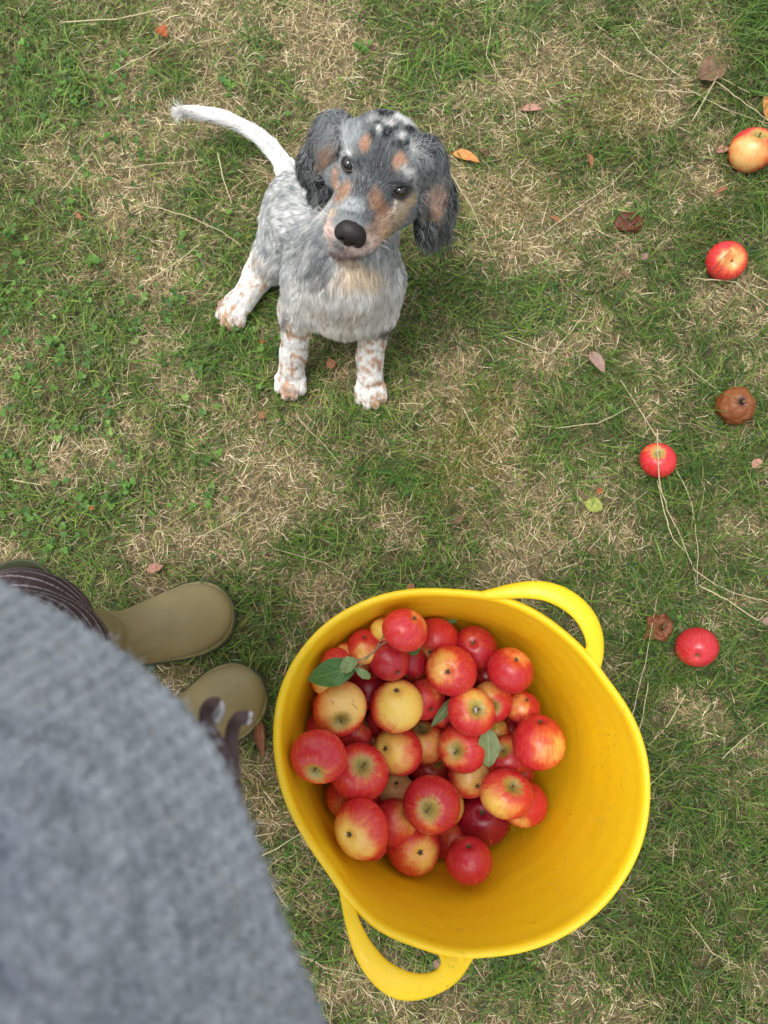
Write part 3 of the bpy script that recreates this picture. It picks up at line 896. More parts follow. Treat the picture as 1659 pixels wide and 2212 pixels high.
# x, y, r in a zoomed view of the tub; layer; end seen (s stalk / c calyx / n none) and where; palest spot; amount pale; deep; cream; spots; label
AP = [
 (675,200,121,0,'c',738,127,  770,120,.05,0,.0,0,'red apple with a yellow shoulder, topmost in the heap'),
 (1258,422,118,0,'c',1290,362, 1300,325,.12,.35,0,0,'dark red apple with an orange cap round its eye, high right of the heap'),
 (930,427,130,0,'c',905,437,  865,395,.22,.1,0,0,'large red apple with yellow and a painted highlight beside its dark eye'),  # palest spot lies on the highlight, painted into the skin with the yellow
 (588,375,108,0,'c',640,442,  520,300,-.25,.6,0,0,'deep red apple under the twig, just below the topmost apple'),
 (310,633,141,0,'s',322,715,  350,620,.72,0,.5,.2,'peach apple with red edges and bits of dry grass stuck on it'),
 (627,618,140,0,'n',627,900,  680,610,.92,0,.1,1,'big lopsided yellow apple with tiny brown specks'),
 (1037,658,122,0,'s',1075,640, 1080,600,.25,0,0,0,'red and yellow apple with a grey mark in its stalk hollow'),
 (202,898,140,0,'s',172,1000,  180,1010,-.02,.15,0,.1,'red apple at the left edge with an orange-streaked lower end'),
 (422,990,143,0,'s',443,955,  440,960,-.12,.05,0,0,'bright red apple with a short pale stalk in a green hollow'),
 (630,870,125,0,'c',558,857,  560,880,.70,0,.1,0,'yellow apple blushed pink on its right, dark eye at its left'),
 (993,857,122,0,'s',950,870,  930,880,.12,0,0,0,'red striped apple with a bent stalk and a wide green hollow'),
 (1410,818,134,0,'c',1420,705,  1500,840,.20,.1,0,0,'red apple with an orange right side, rightmost of the heap'),
 (427,1300,140,0,'c',358,1333,  350,1370,.62,0,.2,0,'large cream and pink apple with a small dark eye, low on the left'),
 (823,1165,139,0,'s',803,1193,  790,1230,-.10,.35,0,0,'large dark red apple with golden flames round its stalk'),
 (1232,1115,127,0,'s',1273,1060,  1180,1180,.38,0,0,.2,'orange striped apple with a green stalk hollow and a small scar'),
 (1027,1470,113,0,'n',1027,1700,  960,1600,-.45,.45,0,0,'crimson apple on its own against the wall, lowest of the heap'),
 (620,1262,114,0,'c',684,1215,  700,1250,.30,.1,.2,0,'rose and yellow apple seen side on, beside the large cream one'),
 (430,265,97,1,'n',430,465,  430,330,.32,0,0,.3,'dull orange-red apple left of the topmost apple'),
 (840,255,116,1,'n',900,100,  765,350,.25,.1,.9,0,'rose red apple with a creamy lower side, right of the topmost apple'),
 (1065,297,112,1,'c',1048,272,  1050,230,-.30,.55,0,0,'crimson apple with its eye up, top right of the heap'),
 (785,587,108,1,'n',700,460,  830,520,-.08,.0,0,0,'plain scarlet apple tucked behind the big yellow one'),
 (1150,600,105,1,'s',1162,632,  1120,530,.22,0,0,0,'orange-red striped apple behind the one with the grey mark'),
 (1325,628,90,1,'c',1350,582,  1290,620,.18,.15,0,1,'russet red apple with brown scabs on the right'),
 (785,825,115,1,'s',768,748,  800,860,.32,0,0,0,'orange-red apple with its stalk uppermost, in the middle of the heap'),
 (1237,905,106,1,'s',1210,862,  1235,835,-.05,.4,0,0,'crimson apple with a brown-green hollow below the small leaf'),
 (1033,1010,110,1,'n',930,880,  1070,990,.72,0,.6,0,'pale cream apple with a red tip, below the striped one'),
 (620,1090,101,1,'c',627,1048,  630,1080,1.0,0,.9,.7,'small beige russeted apple with a star-shaped eye'),
 (727,1400,132,1,'c',762,1432,  780,1450,.34,0,0,0,'orange-red apple with a yellow eye, bottom row of the heap'),
 (875,1168,112,1,'n',880,1350,  960,1150,.62,0,.2,0,'golden apple mostly hidden behind the large dark red one'),
 (1103,1250,130,1,'c',1098,1212,  1120,1370,-.42,.95,0,.1,'darkest crimson apple with a dull eye, low on the right'),
 (1325,1165,113,1,'n',1380,1020,  1300,1260,.06,.1,0,.15,'red apple with one black speck, behind the orange striped one'),
 (900,188,82,2,'n',830,120,  940,195,.50,.1,.8,0,'cream and red apple under a small green leaf at the back'),
 (715,415,88,2,'n',700,330,  750,440,.10,.1,.6,0,'pinkish apple wedged below the topmost one'),
 (295,385,76,2,'n',250,330,  240,400,-.15,.1,0,0,'red apple behind the big green leaf'),
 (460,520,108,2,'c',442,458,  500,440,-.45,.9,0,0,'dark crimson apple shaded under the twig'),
 (160,740,95,2,'n',100,660,  130,640,-.4,.5,0,0,'crimson apple against the left wall above the big red one'),
 (385,770,96,2,'s',460,700,  440,730,-.15,.35,0,0,'pink-red apple below the peach one'),
 (540,715,78,2,'n',480,660,  500,660,-.2,.3,0,0,'red apple tucked between the two yellow ones'),
 (1165,770,84,2,'s',1120,800,  1150,740,.50,0,0,0,'orange-yellow apple behind the narrow leaf'),
 (810,955,110,2,'s',850,915,  850,925,-.02,.4,0,0,'crimson apple with a wide green hollow, under the middle apples'),
 (285,1145,105,2,'s',342,1128,  250,1200,.06,.05,0,0,'orange-red apple in the gap above the large cream one'),
 (925,1380,102,2,'n',900,1300,  900,1350,-.10,.45,.6,0,'rose crimson apple above the lowest one'),
 (900,680,70,2,'n',880,640,  860,700,-.2,.2,0,0,'red apple peeping out beside the upright leaf'),
 (1265,575,62,2,'n',1260,520,  1240,570,.0,.1,.4,0,'pinkish red sliver of apple beside the russet one'),
 (550,200,66,3,'n',540,140,  540,200,.85,0,0,0,'yellow apple half hidden behind the topmost one'),
 (320,312,58,3,'n',300,260,  310,300,.35,0,0,0,'orange apple glimpsed behind the upper left one'),
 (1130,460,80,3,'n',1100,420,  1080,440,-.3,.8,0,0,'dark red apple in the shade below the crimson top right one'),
 (180,598,82,3,'n',140,520,  150,560,-.0,.2,0,0,'red apple against the left wall below the big leaf'),
 (1262,755,82,3,'n',1250,700,  1230,760,-.3,.5,0,0,'dark red apple left of the rightmost one'),
 (1310,1000,62,3,'n',1330,940,  1340,960,-.3,.6,0,0,'crimson apple behind the orange striped one, near the bare wall'),
 (530,1375,72,3,'n',560,1440,  560,1400,-.1,.2,0,0,'red apple showing between the large cream one and the bottom row'),
 (500,830,66,3,'n',480,780,  500,800,.30,0,0,0,'orange apple deep between the bright red and yellow ones'),
 (590,1000,72,3,'n',590,940,  600,960,-.1,.3,0,0,'dim red apple above the beige one'),
 (222,480,70,3,'n',200,520,  215,500,.55,0,0,0,'yellowish apple beneath the big green leaf'),
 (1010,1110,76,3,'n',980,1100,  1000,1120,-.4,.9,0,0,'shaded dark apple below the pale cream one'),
 (415,400,80,3,'n',420,380,  420,400,.1,.3,.7,0,'pinkish apple under the twig'),
 (892,1000,62,3,'n',900,960,  900,1000,-.3,.7,0,0,'crimson apple left of the pale cream one'),
]
def c4(x, y): return (920 + x / 1.693) * .6636, (1930 + y / 1.693) * .6636
placed = []
def wall_gap(P, r):
    c = tub_c(P[2]); d = P[:2] - c
    R_ = tub_r(math.atan2(d[1], d[0]), P[2])
    return min(R_ * .985 - .006 - np.hypot(*d) - r, P[2] - .014 - r)
def clash(P, r, skip=None):
    w_ = 0
    for i, (Q, s_) in enumerate(placed):
        w_ = max(w_, (r + s_) * .94 - np.linalg.norm(P - Q))
    return w_
AP_POS = {}
for i, a in enumerate(AP):
    x, y, rp, lay = a[:4]
    u, v = c4(x, y)
    rp_d = rp / 1.693 * .6636
    z = .325 - .080 * (x / 1500) - .060 * (y / 1500) - [0, .018, .04, .06][lay]
    best = None
    for step in range(130):
        zz = z + .12 - step * .002
        if zz < .03: break
        P = W(u, v, zz)
        dist = np.linalg.norm(P - CAM)
        r = rp_d / FPX * dist * 1.05
        g_ = wall_gap(P, r); cl = clash(P, r)
        order = 0
        for j_, (Q, s_) in enumerate(placed):
            a_, b_, c_ = project(Q[None]); im = math.hypot(a_[0] - u, b_[0] - v); rs = rp_d + s_ / c_[0] * FPX
            if im < rs * .92 and AP[j_][3] < lay:
                order = max(order, c_[0] + .003 * (1 - im / rs) - float(project(P[None])[2][0]))
        pen = max(0, -g_) * 3 + max(0, cl) * 2 + max(0, order) * 4 + abs(zz - z) * .10
        if best is None or pen < best[0]: best = (pen, P, r, g_, cl)
    _, P, r, g_, cl = best
    if lay >= 1:                                   # tucked-away apples stay inside the tub wall
        for _ in range(40):
            if wall_gap(P, r) > -.003: break
            P = P + np.append(nrm(tub_c(P[2]) - P[:2]) * .0012, 0); r *= .996
        g_ = wall_gap(P, r); cl = clash(P, r)
    if g_ < -.004 or cl > .006: print('APPLE tight', a[-1][:40], round(g_, 4), round(cl, 4), round(P[2], 3))
    placed.append((P, r))
    AP_POS[a[-1]] = (P, r)
    ex, ey = a[5], a[6]
    sgn = {'s': 1, 'c': -1, 'n': 1}[a[4]]
    if a[4] == 'n' and math.hypot(ex - x, ey - y) < rp * 1.1:
        sgn = 1
    za = view_dir(u, v, (ex - x) / rp, (ey - y) / rp)
    if a[4] == 'n' :
        # the end is out of sight, just over the edge
        ray = nrm(P - CAM); za = nrm(za * .6 + ray * .8)
    pd = view_dir(u, v, (a[7] - x) / rp, (a[8] - y) / rp)
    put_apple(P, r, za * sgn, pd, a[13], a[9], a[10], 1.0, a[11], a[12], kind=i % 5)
# the apples underneath that carry the heap and close its gaps
cand = []
tries = 0
rg = np.random.default_rng(3)
deepn = 0
while tries < 14000 and deepn < 44:
    tries += 1
    u = 635 + rg.random() * 505; v = 1330 + rg.random() * 540
    zz = rg.uniform(.05, .25)
    P = W(u, v, zz); r = rg.uniform(.024, .034)
    if wall_gap(P, r) < 0: continue
    if clash(P, r) > .003: continue
    # stay under the seen ones: no seen apple may be farther from the camera along nearly the same line
    uu, vv, dd = project(P[None]); ok = False; vis = True
    for Q, s_ in placed:
        a_, b_, c_ = project(Q[None])
        if np.hypot(a_ - uu, b_ - vv)[0] < 46 and c_[0] < dd[0]: ok = True
    cov = min(np.hypot(project(Q[None])[0] - uu, project(Q[None])[1] - vv)[0] for Q, s_ in placed[:len(AP)])
    if not ok or cov > 50: continue
    placed.append((P, r)); deepn += 1
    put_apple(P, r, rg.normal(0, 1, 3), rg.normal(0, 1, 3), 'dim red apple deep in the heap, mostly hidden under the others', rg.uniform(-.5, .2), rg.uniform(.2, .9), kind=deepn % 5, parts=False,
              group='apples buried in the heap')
print('deep apples', deepn)

# apples lying in the grass
def lawn_apple(u, v, rpx, end, ex, ey, px, py, amt, deep, label, cream=0, spots=0, k=0, green=1):
    P0 = W(u, v, .033); r = rpx / FPX * np.linalg.norm(P0 - CAM)
    r *= .97
    P = W(u, v, r * .80)
    s_ = {'s': 1, 'c': -1, 'n': 1}[end]
    za = view_dir(u, v, (ex - u) / rpx, (ey - v) / rpx)
    return put_apple(P, r, za * s_, view_dir(u, v, (px - u) / rpx, (py - v) / rpx), label, amt, deep, green, cream, spots, k, group='windfall apples in the grass')
lawn_apple(1624, 326, 40, 's', 1640, 296, 1610, 335, .50, 0, 'yellow-orange windfall apple cut by the right edge of the picture', .8, .25, 3)
lawn_apple(1567, 564, 38, 's', 1582, 568, 1584, 566, .18, .1, 'pink-red windfall apple with a pale end, two dark blades across it', .9, 0, 0, 0)
lawn_apple(1421, 996, 37.5, 's', 1422, 976, 1410, 970, -.15, .1, 'red windfall apple with a long dry stalk lying over it', .8, 0, 1)
lawn_apple(1505, 1398, 41, 'c', 1507, 1418, 1480, 1425, -.22, .35, 'crimson windfall apple beside the shrivelled brown one', .6, 0, 4)

# rotten windfalls
rot = new_mat('rotten_skin', (.2, .08, .03), .5, .4)
t = NT(rot); co = t.coord('Object'); a_ = t.noise(2.2, 4, co); b_ = t.noise(7, 4, co, .7, 1.0)
c = t.mix(t.rng(a_, .35, .65), (.24, .075, .018), (.15, .045, .013)); c = t.mix(t.rng(b_, .52, .70), c, (.028, .013, .009))
c = t.mix(t.attr('redness', 'OBJECT', 'Fac'), c, t.mix(a_, (.12, .018, .010), (.06, .012, .008)))
c = t.mix(t.attr('hol', out='Fac'), c, (.022, .012, .010))
t.base(c); t.bump(b_, .7, .004)
def rotten(u, v, rpx, wr, squash, label, redness, seed):
    P0 = W(u, v, .02); r = rpx / FPX * np.linalg.norm(P0 - CAM)
    nu, nv = 56, 40
    th = np.linspace(0, math.pi, nv); uu = np.linspace(0, 2 * math.pi, nu, endpoint=False)
    D = np.stack([np.cos(uu)[:, None] * np.sin(th), np.sin(uu)[:, None] * np.sin(th), np.tile(np.cos(th), (nu, 1))], -1).reshape(-1, 3)
    R = 1 + wr * (fbm(D, 2.0, seed, 2) - .5) * 1.3 - wr * .9 * np.abs(fbm(D, 3.2, seed + 5, 2) - .5) * 2 * sstep(0, .6, D[:, 2] + .3)
    hol = np.exp(-((D[:, 0] - .1) ** 2 + (D[:, 1] - .15) ** 2) / .07) * (D[:, 2] > 0)
    R -= (.22 + wr * .4) * hol
    V = D * R[:, None] * r; V[:, 2] *= squash
    o = mesh_np('rotten_apple', V, [grid_faces(nu, nv, close_u=True)], rot)
    o.location = W(u, v, r * squash * .85); o.rotation_euler = (.2, -.1, random.uniform(0, 6))
    o['redness'] = float(redness)
    ha = o.data.attributes.new('hol', 'FLOAT', 'POINT'); ha.data.foreach_set('value', np.clip(hol * 1.3 * (.5 + fbm(D, 5, seed + 2, 2)), 0, 1).astype(np.float32))
    K = 6; an = np.arange(K) / K * 6.2832
    SV = np.concatenate([np.stack([.0022 * np.cos(an) + r * .1 + q * .002, .0022 * np.sin(an) + r * .15, np.full(K, r * squash * .58 + q * .009)], 1) for q in range(2)])
    mesh_np('stalk', SV, [grid_faces(2, K, close_v=True), [list(range(K, 2 * K))]], stem_mat, o)
    return tag(o, label, 'rotten apple', 'rotten windfalls in the grass')
rotten(1589, 876, 37, .20, .85, 'brown rotten apple, still round, with a sunken black eye', 0, 5)
rotten(1357, 480, 26, .55, .5, 'small collapsed reddish rotten apple half under green blades', .8, 9)
rotten(1426, 1358, 30, .75, .55, 'shrivelled dark brown rotten apple beside the crimson one', .35, 14)
# ------------------------------------------------------------------ leaves
leaf_mats = {}
def leaf_mat(name, c1, c2, vein, rough=.55, spots=None):
    m = new_mat(name, c1, rough, .35)
    t = NT(m); co = t.coord('UV')
    n = t.noise(6, 4, co); sp = t.noise(22, 3, co, .6)
    c = t.mix(t.rng(n, .35, .65), c1, c2)
    if spots: c = t.mix(t.math('MULTIPLY', t.rng(sp, .60, .70), .8), c, spots)
    s = t.add('ShaderNodeSeparateXYZ'); t.l.new(co, s.inputs[0])
    side = t.math('ABSOLUTE', t.math('SUBTRACT', s.outputs[1], .5))
    w = t.math('SINE', t.math('MULTIPLY', t.math('SUBTRACT', s.outputs[0], t.math('MULTIPLY', side, .55)), 50))
    vm = t.rng(w, .86, .99)
    mid = t.rng(side, .0, .035, 1, 0)
    c = t.mix(t.math('MULTIPLY', t.math('MAXIMUM', t.math('MULTIPLY', vm, .45), mid), .8), c, vein)
    t.base(c); t.bump(t.math('ADD', t.math('MULTIPLY', w, .5), n), .4, .0008)
    return m
LM = {
 'green': leaf_mat('green_leaf', (.055, .145, .030), (.085, .19, .045), (.16, .27, .09), .42),
 'pale': leaf_mat('pale_leaf', (.20, .30, .11), (.26, .33, .14), (.36, .42, .20), .55, (.30, .22, .08)),
 'grey': leaf_mat('grey_green_leaf', (.17, .25, .10), (.24, .31, .14), (.36, .42, .22), .55),
 'orange': leaf_mat('orange_leaf', (.60, .29, .085), (.50, .20, .05), (.34, .14, .04), .6, (.25, .10, .03)),
 'rust': leaf_mat('rust_leaf', (.42, .12, .035), (.30, .08, .025), (.20, .06, .02), .6),
 'brown': leaf_mat('brown_leaf', (.15, .085, .05), (.20, .12, .065), (.10, .05, .03), .65, (.07, .04, .025)),
 'tan': leaf_mat('tan_leaf', (.42, .26, .16), (.50, .33, .21), (.28, .16, .09), .7, (.24, .12, .07)),
 'pink': leaf_mat('pinkish_leaf', (.50, .28, .21), (.42, .20, .14), (.30, .14, .10), .7),
 'cinnamon': leaf_mat('cinnamon_leaf', (.38, .17, .085), (.30, .12, .055), (.07, .03, .02), .6, (.12, .05, .03)),
 'lime': leaf_mat('yellowing_leaf', (.19, .27, .07), (.42, .40, .08), (.50, .48, .12), .55),
 'mauve': leaf_mat('mauve_brown_leaf', (.27, .17, .13), (.33, .22, .17), (.18, .10, .08), .7),
}
def leaf(u0, v0, z0, u1, v1, z1, width, mat, label, fold=.3, curl=0.0, wob=.1, teeth=.0, roll=0.0, tilt=0.0, cat='leaf', group='fallen leaves on the lawn', stem=.18, seed=1, name='fallen_leaf', shape=.8):
    a = W(u0, v0, z0); b = W(u1, v1, z1)
    L = np.linalg.norm(b - a); d = (b - a) / L
    s0 = nrm(np.cross([0, 0, 1.0], d)); n0 = np.cross(d, s0)
    ct, st_ = math.cos(tilt), math.sin(tilt)
    s_ = s0 * ct + n0 * st_; n_ = n0 * ct - s0 * st_
    nL, nW = 22, 9
    t = np.linspace(0, 1, nL)[:, None]; w = np.linspace(-1, 1, nW)[None]
    hw = width / 2 * np.sin(math.pi * t ** shape) ** .8
    if teeth: hw = hw * (1 + teeth * ((t * 16) % 1 - .5))
    ang = roll * w
    if roll:
        rad = hw / max(roll, .01)
        X = t * L; Yy = rad * np.sin(ang); Z = rad * (1 - np.cos(ang))
        if roll > 2: Z = Z * 1.0
    else:
        X = t * L; Yy = hw * w * math.cos(fold); Z = np.abs(hw * w) * math.sin(fold)
    X = X + 0 * w
    Z = Z + curl * L * (t * (1 - t)) * 4 * .25 + 0 * w
    G = np.stack([X.ravel(), Yy.ravel() * np.ones(nL * nW), Z.ravel()], 1)
    wn = (fbm(G / L * 3 + seed, 1.6, seed, 2) - .5) * wob * L
    V = a + G[:, :1] * d + G[:, 1:2] * s_ + (G[:, 2] + wn)[:, None] * n_
    org = a.copy()
    V = V - org
    F = grid_faces(nL, nW)
    o = mesh_np(name, V, [F], LM[mat])
    uvl = o.data.uv_layers.new(name='UVMap')
    li = np.empty(len(o.data.loops), np.int32); o.data.loops.foreach_get('vertex_index', li)
    UV = np.stack([(li // nW) / (nL - 1), (li % nW) / (nW - 1)], 1).astype(np.float32)
    uvl.data.foreach_set('uv', UV.ravel())
    o.location = org
    if stem:
        Q = np.array([[-stem * L, 0, .0], [-stem * L * .5, stem * L * .08, 0], [0, 0, 0], [L * .5, 0, 0]])
        Q[3, 2] = curl * L * .25 + (roll > 0) * 0
        K = 5; an = np.arange(K) / K * 6.2832; wr = [.0010, .0008, .0009, .0005]
        idx = (nL // 2) * nW + nW // 2
        pts = [Q[i, 0] * d + Q[i, 1] * s_ + Q[i, 2] * n_ for i in range(3)] + [V[idx]]
        SV = np.array([p + wr[i] * (math.cos(x) * s_ + math.sin(x) * n_) for i, p in enumerate(pts) for x in an])
        mesh_np('leaf_stalk', SV, [grid_faces(4, K, close_v=True), [list(range(K))[::-1]]], LM[mat], o)
    return tag(o, label, cat, group)

G1 = 'leaves among the apples'
def bz(label_part):  # height of a placed apple's top
    for k_, (P, r) in AP_POS.items():
        if label_part in k_: return P[2], r
    return .25, .03
zt, rt = bz('peach apple')
ztl = bz('red apple behind the big green leaf')
ztl = ztl[0] + ztl[1]
leaf(*c4(405,400), ztl+.010, *c4(137,480), ztl-.008, .040, 'green', 'dark green glossy leaf at the end of the twig, over the left of the heap', .25, .25, .05, 0, group=G1, stem=.1, name='apple_leaf', seed=3)
leaf(*c4(412,368), ztl+.022, *c4(322,440), ztl+.014, .026, 'pale', 'pale green nibbled leaf standing on the twig above the dark one', .5, .3, .25, .25, group=G1, stem=.1, name='apple_leaf', seed=5, tilt=.4)
leaf(*c4(400,415), ztl+.016, *c4(485,470), ztl+.004, .016, 'pale', 'small withered pale leaf hanging from the twig', .7, .5, .25, .2, group=G1, stem=.1, name='apple_leaf', seed=8)
zt, rt = bz('grey mark')
leaf(*c4(955,560), zt-.004, *c4(818,738), zt-.022, .026, 'grey', 'grey-green leaf folded upright between the scarlet and the grey-marked apple', .95, .1, .08, 0, group=G1, stem=0, name='apple_leaf', seed=11)
zt, rt = bz('wide green hollow')
zt = max(zt, bz('orange-yellow apple behind')[0])
leaf(*c4(1130,745), zt+.026, *c4(1135,965), zt+.010, .036, 'grey', 'grey-green leaf hanging between the striped apples', .35, .2, .1, .06, group=G1, stem=0, name='apple_leaf', seed=12)
zt, rt = bz('small green leaf at the back')
leaf(*c4(885,112), zt+rt*.98, *c4(975,150), zt+rt*.9, .026, 'green', 'small dark green leaf on the cream apple at the back', .1, .2, .06, .0, group=G1, stem=0, name='apple_leaf', seed=13)
zt, rt = bz('deep red apple under the twig')
leaf(*c4(690,325), zt+.020, *c4(762,305), zt+.022, .016, 'green', 'sliver of green leaf under the topmost apple', .3, .0, .06, .0, group=G1, stem=0, name='apple_leaf', seed=14)
# twig
zt, rt = bz('deep red apple under the twig')
z2 = ztl - .028
tw = new_mat('twig_bark', (.30, .24, .15), .8, .2)
q = tube('twig', [W(*c4(582,262), zt+.030), W(*c4(535,290), zt+.034), W(*c4(500,330), zt+.034), W(*c4(450,360), z2+.045), W(*c4(405,378), z2+.046)], [.0010, .0011, .0013, .0012, .0010], tw)
tag(q, 'thin grey-brown forked twig lying between the upper left apples', 'twig')
tube('side_shoot', [W(*c4(505,325), zt+.034), W(*c4(535,270), zt+.040), W(*c4(560,238), zt+.036)], [.0010, .0008, .0007], tw, q)
tube('side_shoot', [W(*c4(480,345), zt+.036), W(*c4(440,390), z2+.042), W(*c4(405,415), z2+.041)], [.0009, .0008, .0007], tw, q)
# dry grass bits on the peach apple
GB = ['forked bit of dry grass pointing up on the peach apple', 'slanting bit of dry grass left of the middle of the peach apple', 'slanting bit of dry grass low on the right of the peach apple', 'level bit of dry grass high on the right of the peach apple', 'upright bit of dry grass at the top of the peach apple', 'short bit of dry grass near the right shoulder of the peach apple']
for i, (x0, y0, x1, y1) in enumerate([(312,585,325,535), (265,585,282,610), (380,610,412,640), (390,565,412,560), (322,540,318,490), (385,575,392,605)]):
    P, r = AP_POS['peach apple with red edges and bits of dry grass stuck on it']
    def on(x, y):
        u, v = c4(x, y); d_ = nrm(Wd(u, v, 1) - CAM); oc = CAM - P
        b_ = oc @ d_; q_ = b_ * b_ - (oc @ oc - (r * 1.015) ** 2)
        return CAM + d_ * (-b_ - math.sqrt(max(q_, 0)))
    A_, B_ = on(x0, y0), on(x1, y1)
    Mm = (A_ + B_) / 2 + nrm((A_ + B_) / 2 - P) * .0010
    q = tube('dry_grass_bit', [A_, Mm, B_], .00035, tw, K=4)
    tag(q, GB[i], 'grass bit', 'grass bits on the peach apple')

# leaves on the lawn (u0,v0 -> u1,v1 stalk end to tip)
leaf(978,332,.012, 1036,350,.016, .026, 'orange', 'orange-yellow leaf beside the right ear of the puppy', .5, .2, .1, 0, seed=21)
leaf(1052,342,.012, 1030,322,.022, .018, 'brown', 'small brown crumpled leaf touching the orange one by the ear', .8, .4, .3, 0, seed=22)
leaf(1508,168,.014, 1568,142,.020, .058, 'brown', 'large dark brown leaf at the top right with stalks across it', .25, .3, .25, .08, seed=23, shape=.9)
leaf(1660,262,.016, 1652,208,.018, .030, 'orange', 'ochre leaf cut by the right edge above the yellow apple', .4, .3, .2, 0, seed=24)
leaf(340,62,.018, 362,82,.016, .030, 'rust', 'bright rust-orange crumpled leaf near the top left', .5, .6, .5, .1, seed=25)
leaf(1128,237,.010, 1170,233,.014, .018, 'pink', 'pinkish brown leaf lying level in the upper right', .3, .3, .25, .1, seed=26)
leaf(1270,332,.010, 1278,366,.014, .014, 'cinnamon', 'narrow curled orange-brown leaf above the stalk in the upper right', .7, .4, .15, 0, seed=27)
leaf(1575,318,.012, 1545,330,.014, .018, 'pink', 'pale pink torn leaf left of the yellow apple', .3, .2, .3, .3, seed=28)
leaf(1545,418,.012, 1572,405,.014, .012, 'cinnamon', 'small brown curled leaf below the yellow apple', .8, .3, .2, 0, seed=29)
leaf(1190,468,.010, 1216,484,.014, .010, 'cinnamon', 'small reddish leaf right of centre, level with the nose of the puppy', .5, .3, .3, .1, seed=30)
leaf(1274,760,.012, 1306,806,.016, .024, 'mauve', 'mauve-brown veined leaf lying in the middle of the right side', .25, .3, .1, .04, seed=31)
leaf(705,792,.010, 726,782,.014, .022, 'cinnamon', 'small orange-brown leaf between the front paws', .3, .3, .25, 0, seed=32, shape=1)
leaf(560,903,.010, 578,890,.012, .014, 'cinnamon', 'tiny orange leaf left of the front paws', .3, .3, .5, .2, seed=33)
leaf(1262,1085,.014, 1302,1100,.020, .030, 'lime', 'green leaf with yellow edges above the tub', .35, .2, .2, 0, seed=34, shape=1)
leaf(560,1548,.016, 568,1638,.016, .040, 'cinnamon', 'long rolled cinnamon-brown leaf between the boot and the tub', 0, .1, .12, .06, roll=2.1, seed=35)
leaf(318,1232,.012, 354,1222,.018, .018, 'pink', 'pinkish torn leaf above the olive boot', .3, .4, .25, .1, seed=36)
leaf(1624,1010,.012, 1645,992,.016, .020, 'pink', 'pale crumpled leaf near the right edge, level with the red apple', .4, .3, .4, .2, seed=37)
leaf(1268,1182,.010, 1288,1198,.014, .018, 'brown', 'dark brown leaf above the upper handle of the tub', .3, .4, .4, .1, seed=38)
leaf(1290,1065,.008, 1300,1055,.010, .012, 'rust', 'tiny reddish scrap above the yellow-edged leaf', .3, .3, .4, 0, seed=39)
leaf(165,462,.010, 178,478,.014, .012, 'cinnamon', 'small brown leaf on the left, below the patch of clover', .6, .3, .3, 0, seed=40)
leaf(880,1275,.010, 895,1262,.012, .016, 'cinnamon', 'brown leaf scrap just above the rim of the tub', .3, .3, .4, .1, seed=41)
leaf(980,1128,.008, 1002,1118,.012, .016, 'brown', 'dark red-brown scrap in the middle of the lawn above the tub', .3, .3, .4, .1, seed=42)
leaf(935,2090,.010, 950,2070,.012, .014, 'mauve', 'brown scrap seen through the lower handle of the tub', .3, .3, .3, 0, seed=43)
leaf(1648,1335,.010, 1662,1352,.014, .020, 'mauve', 'brown leaf cut by the right edge below the kinked stalk', .3, .3, .3, 0, seed=44)
leaf(1340,590,.008, 1362,600,.012, .014, 'brown', 'small brown leaf in the right of the lawn', .4, .3, .3, 0, seed=45)
leaf(560,745,.008, 572,735,.010, .010, 'rust', 'tiny orange scrap between the hind paw and the front paw', .3, .3, .4, 0, seed=46)
leaf(190,1095,.008, 203,1100,.012, .010, 'rust', 'tiny orange scrap on the left of the lawn', .3, .3, .4, 0, seed=47)
leaf(605,905,.008, 590,915,.010, .008, 'mauve', 'small faded scrap just left below the front paw', .3, .3, .4, 0, seed=48)
leaf(1385,560,.010, 1402,548,.012, .014, 'mauve', 'small faded leaf below the collapsed rotten apple', .4, .3, .3, 0, seed=49)
# pale grey fleck of dried residue in the stalk hollow of the red and yellow apple
P, r = AP_POS['red and yellow apple with a grey mark in its stalk hollow']
_ap = [o for o in bpy.data.objects if o.get('label') == 'red and yellow apple with a grey mark in its stalk hollow'][0]
gm = new_mat('grey_residue', (.50, .50, .47), .8, .2)
_n = view_dir(*c4(1037, 658), (1068 - 1037) / 122, (640 - 658) / 122)
_c = P + _n * r * .80
_a = nrm(np.cross(_n, [0, 1.0, .2])); _b = np.cross(_n, _a)
_an = np.arange(12) / 12 * 6.2832
_rad = np.array([.0042, .0036, .0046, .0052, .0040, .0034, .0044, .0050, .0042, .0032, .0040, .0046])
_V = [_c + _n * .0022] + [_c + _a * (x * math.cos(t_)) * .75 + _b * (x * math.sin(t_)) * 1.2 for x, t_ in zip(_rad, _an)] + [_c - _n * .002]
_F = [[0, i + 1, (i + 1) % 12 + 1] for i in range(12)] + [[13, (i + 1) % 12 + 1, i + 1] for i in range(12)]
_o = mesh_np('grey_mark', np.array(_V), [np.array(_F)], gm)
_o.parent = _ap; _o.matrix_parent_inverse = _ap.matrix_world.inverted()
# ------------------------------------------------------------------ the person holding the camera
person = bpy.data.objects.new('person', None); link(person); person.location = (-.45, -.09, 0)
tag(person, 'person in a grey-blue knitted jumper, brown pinstriped trousers and olive rubber boots', 'person')
PO = np.array([-.45, -.09, 0])
